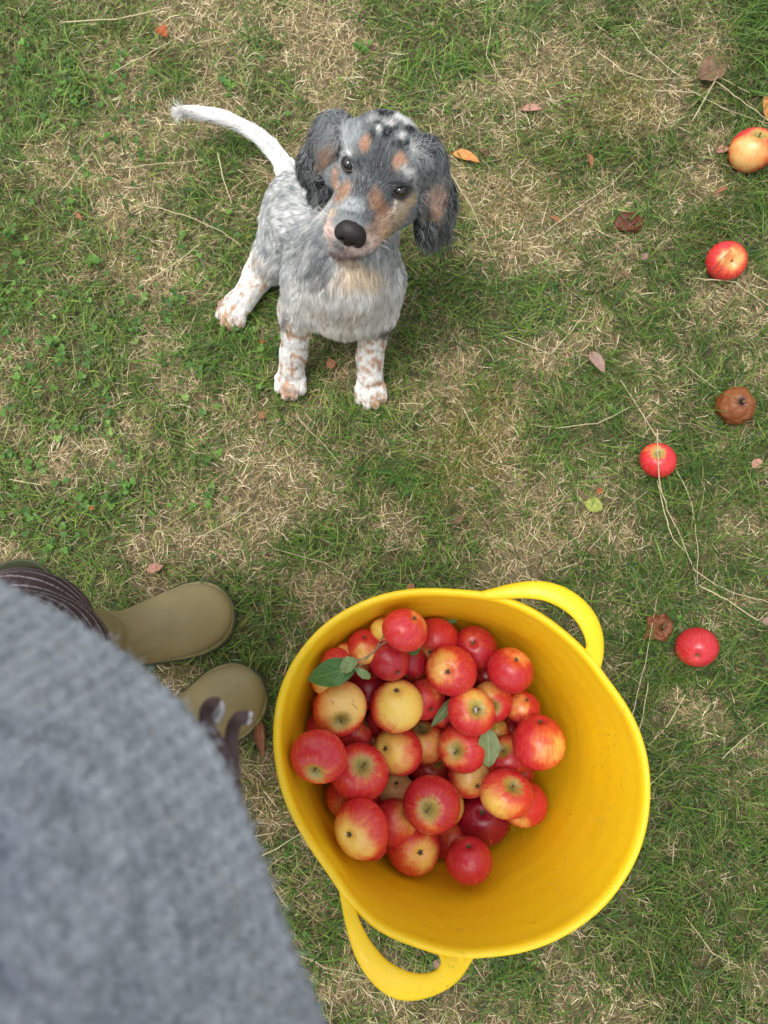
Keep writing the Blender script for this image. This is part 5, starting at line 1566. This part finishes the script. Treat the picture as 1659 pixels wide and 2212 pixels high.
# --- coat colour, spot by spot (places named by where they lie in the photograph's view of the animal)
SL_, DKS = np.array([.072, .080, .086]), np.array([.020, .023, .026])
GR, LG, WH = np.array([.24, .26, .265]), np.array([.50, .53, .53]), np.array([.93, .92, .88])
TAN, BRT, PCH, CRM, GLD, PNK = (np.array(c_) for c_ in ((.58, .34, .21), (.36, .19, .10), (.70, .46, .33), (.74, .60, .43), (.50, .35, .17), (.68, .52, .46)))
def blob(u, v, cu_, cv_, ru, rv, ang=0, soft=.5):
    a = math.radians(ang); du, dv = u - cu_, v - cv_
    x = du * math.cos(a) + dv * math.sin(a); y = -du * math.sin(a) + dv * math.cos(a)
    r = np.sqrt((x / ru) ** 2 + (y / rv) ** 2)
    return 1 - sstep(1 - soft, 1 + soft, r)
HEADB = [  # u, v, ru, rv, angle, colour, strength, softness
 (806,395,50,84,20,SL_*1.2,.8,.55), (752,300,22,34,20,LG,.75,.6), (905,335,16,40,-18,LG,.7,.6), (885,362,16,26,10,GR*1.2,.6,.6), (735,345,14,30,0,GR*1.3,.6,.6),
 (830,262,42,22,10,GR*.6,.7,.5), (857,259,20,9,20,WH,.95,.5), (886,268,14,14,0,WH,.8,.6), (839,272,15,7,20,WH,.9,.5), (800,262,14,10,-30,WH*.8,.7,.6), (815,287,6,13,-15,WH,.98,.4), (860,303,10,5,30,WH,.85,.5), (896,321,11,10,0,WH*.9,.8,.5),
 (830,250,20,7,5,DKS,1,.35), (833,296,13,17,15,DKS,1,.35), (850,283,9,6,0,DKS,.9,.4), (882,285,14,7,25,DKS,1,.35), (853,320,14,9,10,DKS*1.4,.9,.4), (800,303,8,16,0,DKS*1.5,.9,.4), (874,316,8,6,0,DKS,.9,.4), (820,330,14,26,10,SL_*.7,.6,.6), (868,296,6,4,0,WH,.8,.4), (812,272,8,5,30,DKS,.8,.4), (905,300,8,8,0,SL_,.6,.5),
 (778,262,8,10,20,SL_*1.2,.5,.5), (869,332,8,9,0,SL_*1.2,.6,.5),
 (785,324,9.5,19,6,TAN*1.15,.92,.5), (857,358,12.5,19,12,TAN*1.15,.92,.5),
 (753,334,17,6,20,WH*.85,.8,.5), (875,378,21,7,26,WH*.85,.8,.5), (889,392,5,15,-20,WH*.8,.6,.5),
 (753,355,14,12,0,DKS*1.6,.8,.4), (867,405,16,10,15,DKS*1.6,.8,.4), (772,366,8,8,0,DKS*2,.7,.5), (846,398,8,8,0,DKS*2,.7,.5), (880,414,9,5,20,DKS*1.8,.7,.5), (766,378,8,6,0,np.array([.14,.10,.09]),.6,.6),
 (742,424,13,27,28,TAN*.85,.9,.5), (729,392,5,24,4,TAN,.8,.5),
 (762,446,22,14,10,LG*1.05,.75,.5), (740,452,12,8,-20,LG*1.1,.7,.6), (785,402,16,22,20,SL_*.75,.6,.6),
 (813,447,16,34,-12,BRT*1.3,.85,.55), (826,470,18,26,-10,TAN*.9,.75,.55), (860,460,10,46,22,GLD,.6,.6), (884,430,6,22,30,GLD*1.1,.6,.5), (845,450,4,24,22,CRM,.8,.5), (858,432,5,12,-10,WH*.8,.6,.5),
 (706,478,13,30,6,PNK,.9,.5), (712,505,14,34,-8,PNK*1.08,.85,.5), (718,466,12,10,0,CRM,.7,.5),
 (778,530,40,16,-10,PNK*1.1,.9,.5), (815,500,24,26,0,PCH*.85,.85,.5), (835,522,22,24,0,GLD*1.2,.8,.5), (820,478,12,10,10,CRM*.9,.6,.6), (800,520,16,12,0,np.array([.80,.64,.52]),.7,.6),
 (742,550,38,5,8,np.array([.20,.095,.085]),.9,.4), (748,566,36,9,6,CRM*1.1,.9,.5),
 (775,588,52,24,6,CRM*.95,.95,.4), (790,612,30,14,0,CRM,.8,.5),
]
EARB = [(940,430,60,130,0,SL_*.55,.97,.4), (940,400,13,34,14,PCH,.78,.6), (928,440,10,18,25,PCH*.9,.8,.5), (915,330,26,26,0,SL_*.8,.7,.5), (950,360,12,26,-10,GR*1.3,.5,.6), (962,495,10,36,0,GR*1.4,.5,.6), (930,520,16,8,0,GR,.5,.6), (926,375,8,40,-5,GR*1.2,.5,.6), (905,470,14,50,0,DKS*1.4,.85,.5),
 (690,330,60,110,0,SL_*.6,.97,.4), (713,314,13,26,14,PCH,.78,.6), (706,345,9,20,-10,TAN,.7,.5), (740,250,36,16,-20,SL_,.8,.5), (722,272,14,14,0,GR*1.5,.6,.6), (716,395,12,40,0,DKS*1.2,.9,.5), (672,305,18,24,0,SL_*.8,.6,.6)]
BODYB = [(778,588,50,30,0,CRM*.95,.92,.5), (775,615,30,14,0,CRM,.6,.6), (700,520,34,75,28,SL_*1.4,.62,.5), (668,480,24,40,30,GR,.35,.6), (662,580,16,44,0,GR*1.4,.35,.6), (712,600,12,30,-10,SL_*2.2,.3,.6), (838,540,24,50,0,GR*.9,.5,.5), (860,610,12,40,0,LG,.3,.6),
 (820,620,14,20,10,GR*.9,.4,.6), (715,622,14,10,0,GR,.35,.6), (760,640,34,20,0,LG,.4,.7), (745,668,125,60,0,WH*1.05,1.0,.45), (650,640,34,50,0,WH,.6,.6), (845,640,30,60,0,WH,.6,.6), (735,690,56,18,0,PCH*1.4,.25,.6), (742,722,50,14,0,CRM*1.15,.25,.6), (690,665,22,16,0,PCH*1.25,.3,.7), (765,665,26,20,0,PCH*1.1,.35,.7),
 (745,600,56,16,0,CRM,.3,.6), (618,690,10,22,10,DKS*2,.85,.4), (832,718,14,16,30,SL_,.8,.5), (612,700,6,20,5,SL_,.6,.5), (700,560,18,40,20,SL_,.5,.6), (668,560,7,50,14,WH,.5,.6), (690,590,5,46,10,WH,.5,.6), (645,640,22,40,0,WH,.5,.6)]
def coat(P):
    u, v, _ = project(P)
    n = len(P)
    dh = group_sd(head_p, P, .014); de = group_sd(ears, P, .012); dl = np.minimum(group_sd(leg_p[:-1], P, .01), group_sd(paw_p, P, .01)); dt = group_sd(tail_p, P, .01)
    db = group_sd(body_p, P, .02)
    tick = fbm(P, 210, 61, 2); lrg = fbm(P, 55, 62, 3)
    # blue belton ticking over white
    f_ = sstep(.32, .60, lrg) * .46 + sstep(.44, .62, tick) * .46
    c_ = WH * (1 - f_[:, None]) + np.array([.30, .33, .34]) * f_[:, None]
    ju = (lrg - .5) * 9 + (tick - .5) * 7; jv = (fbm(P, 60, 71, 2) - .5) * 9 + (fbm(P, 230, 73, 1) - .5) * 7
    def paint(c_, L, mask):
        for (a, b, ru, rv, an_, col, st, so) in L:
            w_ = blob(u + ju, v + jv, a, b, ru, rv, an_, so) * st * mask
            c_ = c_ * (1 - w_[:, None]) + col * w_[:, None]
        return c_
    isleg = sstep(.016, -.002, dl - np.minimum(db, .02) * .6)
    c_ = paint(c_, BODYB, 1 - isleg * .3)
    # legs: white with tan freckles
    cl = np.tile(WH * .97, (n, 1))
    sp = noise3(P * [1, 1, .8], 140, 81); sp2 = noise3(P, 190, 82)
    k_ = sstep(.55, .66, sp * .75 + sp2 * .25)
    for (pc, pf, ps, sc) in paw_dirs:
        k_ = np.maximum(k_, sstep(.008, .022, (P - pc) @ pf) * (np.linalg.norm(P - pc, axis=1) < .055) * sstep(.40, .62, noise3(P, 130, 83)))
    cl = cl * (1 - .9 * k_[:, None]) + .9 * np.array([.60, .36, .22]) * k_[:, None]
    w_ = sstep(.012, -.004, dl - db)
    c_ = c_ * (1 - w_[:, None]) + cl * w_[:, None]
    for (a, b, ru, rv, an_, col, st, so) in BODYB[-6:]:
        if col is WH or st < .5: continue
        w2 = blob(u, v, a, b, ru, rv, an_, so) * st
        c_ = c_ * (1 - w2[:, None]) + col * w2[:, None]
    # tail: white with dark flecks
    ct = WH * (1 - .45 * sstep(.68, .80, noise3(P * [1, 1, 2.], 120, 91))[:, None])
    w_ = sstep(.016, .0, dt - db)
    c_ = c_ * (1 - w_[:, None]) + ct * w_[:, None]
    # head
    wh = sstep(.010, -.010, dh - db)
    ch = np.tile(GR, (n, 1)) * (.75 + .6 * lrg[:, None])
    cc = paint(ch, HEADB, np.ones(n))
    c_ = c_ * (1 - wh[:, None]) + cc * wh[:, None]
    we = sstep(.004, -.006, de - np.minimum(dh, db))
    ce = paint(np.tile(SL_, (n, 1)), EARB, np.ones(n))
    c_ = c_ * (1 - we[:, None]) + ce * we[:, None]
    return np.clip(c_, .01, .95), wh, we, w_, np.where(dl < db + .004, 1.0, 0.0)
skin_col, *_ = coat(DV)
# bare skin round the mouth and eyes is darker
skinm = attr_mat('puppy_skin', .7, .2)
body = mesh_np('body', DV - DO, [DF], skinm, puppy, colors=skin_col * .8)
print('dog mesh')

# --- fur
furm = attr_mat('fur', .55, .35)
def tri_sample(V, F, n, dens=None):
    A, B, C_, D_ = (V[F[:, i]] for i in range(4))
    ar = .5 * np.linalg.norm(np.cross(C_ - A, D_ - B), axis=1)
    if dens is not None: ar = ar * dens((A + B + C_ + D_) / 4)
    i = rng.choice(len(F), n, p=ar / ar.sum())
    s, t_ = rng.random((2, n, 1))
    def bil(X):
        a_, b_, c_, d_ = (X[F[i, j]] for j in range(4))
        return (a_ * (1 - s) + b_ * s) * (1 - t_) + (d_ * (1 - s) + c_ * s) * t_
    return bil(V), bil(DN)

# flow of the coat: direction given part by part
def flow_field(P):
    parts = []
    def add(prims, d, k=1.0): parts.append((prims, d))
    down = np.array([0, -.10, -1.0])
    q = (P - Hd(*NOSE))
    away = nrm(q - hf * (q @ hf)[:, None] * .0 - hf * .35 * 0)
    hd_dir = nrm(nrm(q) * .75 - hf * .8)                              # back from the nose over the face
    W_, D_ = [], []
    def put(prims, d, kk=.010):
        s_ = group_sd(prims, P, .008); W_.append(s_); D_.append(d)
    put(head_p, hd_dir)
    ed = np.tile(nrm(np.array([.05, -.12, -1.0])), (len(P), 1))
    eo = nrm(np.cross(np.cross(DVn_last[0], ed), DVn_last[0])) if False else ed
    put(ears[:3], ed + hr_ * .15); put(ears[3:], ed - hr_ * .45 + iy * .1)
    put(body_p[:3], np.tile(nrm(np.array([0, -.35, -1.0])), (len(P), 1)) + nrm(P - W(745, 560, .2)) * .25)
    put([body_p[3]], np.tile(nrm(W(745, 640, .2) - Hd(0, -.05, -.03)), (len(P), 1)))
    put([body_p[4]], np.tile(nrm(W(655, 520, .12) - W(740, 540, .28)), (len(P), 1)))
    put(body_p[5:7], np.tile(nrm(W(590, 520, .06) - W(672, 470, .22)), (len(P), 1)))
    put([body_p[7], body_p[8]] + leg_p[:4], np.tile(nrm(np.array([0, -.3, -1.0])), (len(P), 1)))
    put([body_p[9]] + leg_p[4:6], np.tile(nrm(W(510, 660, .03) - W(600, 520, .09)), (len(P), 1)))
    for (c_, f_, s_, sc), i in zip(paw_dirs, range(4)):
        put(paw_p[i * 5:i * 5 + 5], np.tile(nrm(f_ + [0, 0, -.25]), (len(P), 1)))
    for a, b in zip(tail_pts[:-1:3], tail_pts[3::3]):
        put([cone(W(*a[:3]), W(*b[:3]), a[3], b[3])], np.tile(nrm(W(*b[:3]) - W(*a[:3])), (len(P), 1)))
    Wt = np.stack(W_, 0); Wt = np.exp(-(Wt - Wt.min(0)) / .008); Wt /= Wt.sum(0)
    out = sum(w_[:, None] * d_ for w_, d_ in zip(Wt, D_))
    return nrm(out)
DVn_last = [None]

def fur(name, n, dens=None):
    P, N_ = tri_sample(DV, DF, n, dens)
    k0 = P[:, 2] > .004
    P, N_ = P[k0], N_[k0]
    # none on the eyeballs, nose or lips
    q = (P - HO) @ HB.T
    keep = np.ones(len(P), bool)
    for e_ in EYE: keep &= np.linalg.norm(P - e_, axis=1) > ER * 1.22
    nq = q - np.array(NOSE)
    keep &= ~((np.abs(nq[:, 0]) < .023) & (nq[:, 1] > -.012) & (np.abs(nq[:, 2]) < .019))
    lip = (np.abs(q[:, 2] + .0705 - .14 * np.abs(q[:, 0]) ** 1.15 * 1) < .0062) & (q[:, 1] > .040) & (np.abs(q[:, 0]) < .036)
    keep &= ~lip
    P = P[keep]; N_ = nrm(N_[keep]); n = len(P)
    col, wh, we, wt, wl = coat(P)
    Fd = flow_field(P)
    swirl = np.stack([fbm(P, 28, s_, 2) - .5 for s_ in (101, 102, 103)], 1)
    q = (P - HO) @ HB.T
    u, v, _ = project(P)
    # strand length by region
    L = np.full(n, .019)
    chest = blob(u, v, 748, 650, 110, 90, 0, .4) * (1 - wh) * (1 - we) * (1 - wl)
    L = L + .013 * chest
    side = blob(u, v, 690, 540, 60, 90, 20, .5) * (1 - wh) * (1 - we) * (1 - wl)
    L = L + .012 * side
    L = L * (1 - wl) + .0085 * wl
    L = L * (1 - wt * (1 - wl)) + .034 * wt * (1 - wl)
    muz = sstep(.0, .06, q[:, 1])
    Lh = .0125 * (1 - muz) + .0080 * muz + .006 * sstep(.045, .075, np.abs(q[:, 0])) + .010 * sstep(-.075, -.11, q[:, 2])
    L = L * (1 - wh) + Lh * wh
    earlen = .034 + .022 * sstep(.42, .32, P[:, 2]) * (P[:, 0] > HO[0]) + .006
    L = L * (1 - we) + earlen * we
    for e_ in EYE: L *= .45 + .55 * sstep(ER * 1.2, ER * 2.8, np.linalg.norm(P - e_, axis=1))
    L *= rng.uniform(.7, 1.25, n)
    lift = .30 + .12 * chest + .22 * we
    lift = lift * (1 - wh) + .42 * wh
    lift = lift * (1 - wl) + .26 * wl
    lift = lift * (1 - .75 * wt * (1 - wl))
    T = Fd + swirl * (.5 + 1.0 * we[:, None] + .6 * chest[:, None]) * (1 - .95 * (wt * (1 - wl))[:, None])
    T = nrm(T - N_ * (T * N_).sum(1)[:, None])
    B = np.cross(N_, T)
    K = 6
    pts = np.empty((n, K, 3)); pts[:, 0] = P - N_ * .0003
    curl = .10 + 1.15 * we + .30 * chest + .25 * side
    ph = 6.28 * fbm(P, 45, 111, 2) * 3
    jit = rng.normal(0, .10, (n, 3)) * (1 - .5 * wt[:, None])
    for k_ in range(1, K):
        t_ = k_ / (K - 1)
        lf = lift * (1 - 1.15 * t_)
        wv = curl * np.sin(ph + t_ * (3.0 + 5.5 * we))
        d = T + N_ * lf[:, None] + B * wv[:, None] + jit
        # gravity draws long hair down
        d = nrm(d) + np.array([0, 0, -1.0]) * (t_ * (L / .05))[:, None] * .8
        pts[:, k_] = pts[:, k_ - 1] + nrm(d) * (L / (K - 1))[:, None]
    # locks: strands gather towards the nearest guide strand
    ng = max(50, n // 20)
    gi = rng.choice(n, ng, replace=False)
    kd = kdtree.KDTree(ng)
    for i, j in enumerate(gi): kd.insert(P[j], i)
    kd.balance()
    near = np.fromiter((kd.find(p)[1] for p in P), int, n)
    g_ = gi[near]
    cs = (.16 + .50 * we + .30 * chest + .25 * side ) * (1 - .92 * wt * (1 - wl)) * (1 - .75 * wh) * (1 - .5 * wl)
    off_ = np.linalg.norm(P - P[g_], axis=1)
    cs = cs * (off_ < .012)
    for k_ in range(2, K):
        t_ = (k_ / (K - 1)) ** 1.2
        pts[:, k_] += (pts[g_, k_] - pts[:, k_]) * (cs * t_)[:, None]
    pts[..., 2] = np.maximum(pts[..., 2], .003)
    # keep strands outside the skin
    # colour: each lock a little lighter or darker, single light hairs through dark areas
    lockv = rng.uniform(.68, 1.25, ng)[near]
    lum = col.mean(1)
    c_ = col * (lockv * rng.uniform(.85, 1.15, n))[:, None]
    silver = (rng.random(n) < (.12 + .08 * we) * (lum < .3))
    c_[silver] = c_[silver] * .4 + np.array([.52, .54, .53]) * .6
    lk = (rng.random(ng)[near] < .20 - .02 * we) & (lum < .25) & ((we > .5) | (wh < .5))
    c_[lk] = c_[lk] * .45 + np.array([.50, .52, .51]) * .55
    dk_ = (rng.random(n) < .06) & (lum > .4) & (wl < .5)
    c_[dk_] *= .45
    r0 = np.where(wh > .5, .00021, .00025) * rng.uniform(.8, 1.2, n)
    R = r0[:, None] * np.array([1, 1, .9, .75, .5, .15])[None]
    o = hair_curves(name, pts - DO, R, np.clip(c_, .005, .96), furm, puppy)
    o['kind'] = 'stuff'
    return o
def dens_head(C_):
    d = np.linalg.norm(C_ - Hd(0, .01, -.02), axis=1)
    t_ = np.linalg.norm(C_ - W(520, 275, .085), axis=1) < .22
    return 1 + 2.6 * (d < .13) + .8 * t_
fur('fur', 430000, dens_head)
print('fur done')
# whiskers
wk = []
for i in range(26):
    sx = 1 if i % 2 else -1
    p0 = Hd(sx * rng.uniform(.020, .036), rng.uniform(.045, .080), rng.uniform(-.062, -.040))
    d0 = nrm(hr_ * sx * 1.0 + hf * rng.uniform(-.3, .35) + hu * rng.uniform(-.5, .3)); d1 = nrm(d0 - hf * .5 + np.array([0, 0, -.3]))
    L = rng.uniform(.016, .034)
    wk.append([p0, p0 + d0 * L * .4, p0 + d0 * L * .7 + d1 * L * .1, p0 + d0 * L * .8 + d1 * L * .35])
wk = np.array(wk)
o = hair_curves('whiskers', wk - DO, np.tile([.00022, .0002, .00015, .00005], (len(wk), 1)), np.tile([.75, .70, .6], (len(wk), 1)), furm, puppy)
o['kind'] = 'stuff'

# --- eyes
em = new_mat('eye_ball', (.012, .010, .010), .06, .6)
t = NT(em); co = t.coord('Object'); ln = t.add('ShaderNodeVectorMath', operation='NORMALIZE'); t.l.new(co, ln.inputs[0])
sp = t.add('ShaderNodeSeparateXYZ'); t.l.new(ln.outputs[0], sp.inputs[0])
c = t.mix(t.rng(sp.outputs[2], .60, .66), (.03, .022, .02), (.014, .010, .009))
c = t.mix(t.rng(sp.outputs[2], .86, .90), c, (.004, .004, .005))
t.base(c); t.b.inputs['Coat Weight'].default_value = 1.0; t.b.inputs['Coat Roughness'].default_value = .02
lidm = new_mat('eyelid_skin', (.030, .024, .024), .45, .4)
for i, e_ in enumerate(EYE):
    n1_, n2_ = 28, 16
    th = np.linspace(0, math.pi, n2_); uu = np.linspace(0, 2 * math.pi, n1_, endpoint=False)
    D = np.stack([np.cos(uu)[:, None] * np.sin(th), np.sin(uu)[:, None] * np.sin(th), np.tile(np.cos(th), (n1_, 1))], -1).reshape(-1, 3)
    bulge = 1 + .10 * sstep(.80, 1.0, D[:, 2])
    o = mesh_np('eye', D * ER * bulge[:, None], [grid_faces(n1_, n2_, close_u=True)], em, puppy)
    gz = nrm(to_cam * .75 + hf * .35 + hr_ * (.22 if i else -.22))
    M = Vector(gz).to_track_quat('Z', 'Y').to_matrix().to_4x4()
    o.matrix_local = Matrix.Translation(Vector(e_ - DO)) @ M
    # eyelids: an almond ring hugging the ball
    a1_ = nrm(hr_ * math.cos(.18) - hf * .3 + hu * (-.05)); a1_ = nrm(a1_ - gz * (a1_ @ gz)); a2_ = np.cross(gz, a1_)
    if a2_ @ hu < 0: a2_ = -a2_
    nn = 40; tt = np.linspace(0, 2 * math.pi, nn, endpoint=False)
    V = []
    opening_up, opening_dn = .82, .70
    for (sc_, rr2) in ((.97, 1.00), (1.0, 1.10), (1.12, 1.16), (1.34, 1.10), (1.45, .98)):
        x = .93 * np.cos(tt) * sc_; y = np.where(np.sin(tt) > 0, opening_up, opening_dn) * np.sin(tt) * np.abs(np.sin(tt)) ** .15 * sc_
        rad = np.sqrt(x * x + y * y); cl_ = np.minimum(rad, .999)
        zz_ = np.cos(cl_ * 1.0 * math.pi / 2 * .80)
        V.append(e_ + ER * rr2 * nrm(a1_ * x[:, None] + a2_ * y[:, None] + gz * (zz_ * 1.02 + .12)[:, None]))
    V = np.stack(V, 1).reshape(-1, 3) - DO
    mesh_np('eyelid', V, [grid_faces(nn, 5, close_u=True)], lidm, puppy)
# --- nose
nm = new_mat('nose_leather', (.028, .022, .022), .50, .35)
t = NT(nm); vn = t.add('ShaderNodeTexVoronoi'); vn.inputs['Scale'].default_value = 900; t.l.new(t.coord(), vn.inputs['Vector'])
t.base(t.mix(t.noise(60, 3, t.coord()), (.012, .009, .009), (.030, .022, .022))); t.bump(vn.outputs['Distance'], .35, .0006)
NC = Hd(*NOSE)
def f_nose(P):
    q = (P - NC) @ HB.T * 1.07
    def E(c_, r_): 
        k0 = np.sqrt((((q - c_) / r_) ** 2).sum(1)); k1 = np.sqrt((((q - c_) / (np.array(r_) ** 2)) ** 2).sum(1)) + 1e-9
        return k0 * (k0 - 1) / k1
    d = E((0, -.003, .004), (.0220, .0165, .0150))
    d = smin(d, E((-.0135, -.002, -.004), (.0120, .0140, .0125)), .004); d = smin(d, E((.0135, -.002, -.004), (.0120, .0140, .0125)), .004)
    d = smin(d, E((0, -.002, -.013), (.0095, .0115, .0110)), .005)
    # nostrils: round holes running out to comma slits at the sides
    for s_ in (-1, 1):
        a = np.array((s_ * .0095, .012, -.0060)); b = np.array((s_ * .0075, -.001, -.004))
        ba = b - a; h = np.clip(((q - a) @ ba) / (ba @ ba), 0, 1); dd = np.linalg.norm(q - a - h[:, None] * ba, axis=1) - .0044
        d = -smin(-d, dd, .002)
        a = np.array((s_ * .0110, .011, -.0080)); b = np.array((s_ * .0230, .001, -.0050))
        ba = b - a; h = np.clip(((q - a) @ ba) / (ba @ ba), 0, 1); dd = np.linalg.norm(q - a - h[:, None] * ba, axis=1) - .0018
        d = -smin(-d, dd, .002)
    gq = np.abs(q[:, 0]); d = d + .0012 * np.exp(-(gq / .0011) ** 2) * (q[:, 2] < .001) * (q[:, 1] > 0)
    return d
NV, NF = surface_nets(f_nose, NC - .032, NC + .032, .0011)
mesh_np('nose', NV - DO, [NF], nm, puppy)
# lips: a soft dark band along the mouth
lm = new_mat('lip_skin', (.17, .075, .065), .45, .4)
xs_ = np.linspace(-.034, .034, 30)
lp = []
for x in xs_:
    # march inwards from the front onto the face
    z = -.0700 + .1375 * abs(x) ** 1.15
    y = .12
    for _ in range(40):
        y -= max(f_face(Hd(x, y, z)[None])[0], .0004) * .8
    lp.append(Hd(x, y + .0005, z))
lp = np.array(lp)
q_ = tube('lip', lp - DO, .0037 * np.sin(np.linspace(.15, math.pi - .15, 30)) ** .5, lm, puppy, K=10)
# claws
for (c_, f_, s_, sc) in paw_dirs[:3]:
    for (oy, ox) in ((-.0205, .024), (-.0075, .035), (.0075, .035), (.0205, .024)):
        p0 = c_ + s_ * oy * sc + f_ * (ox - .004) * sc + [0, 0, -.006]
        tube('claw', np.array([p0, p0 + f_ * .005 + [0, 0, -.001], p0 + f_ * .009 + [0, 0, -.006]]) - DO, [.0020, .0016, .0004], lidm, puppy, K=6)
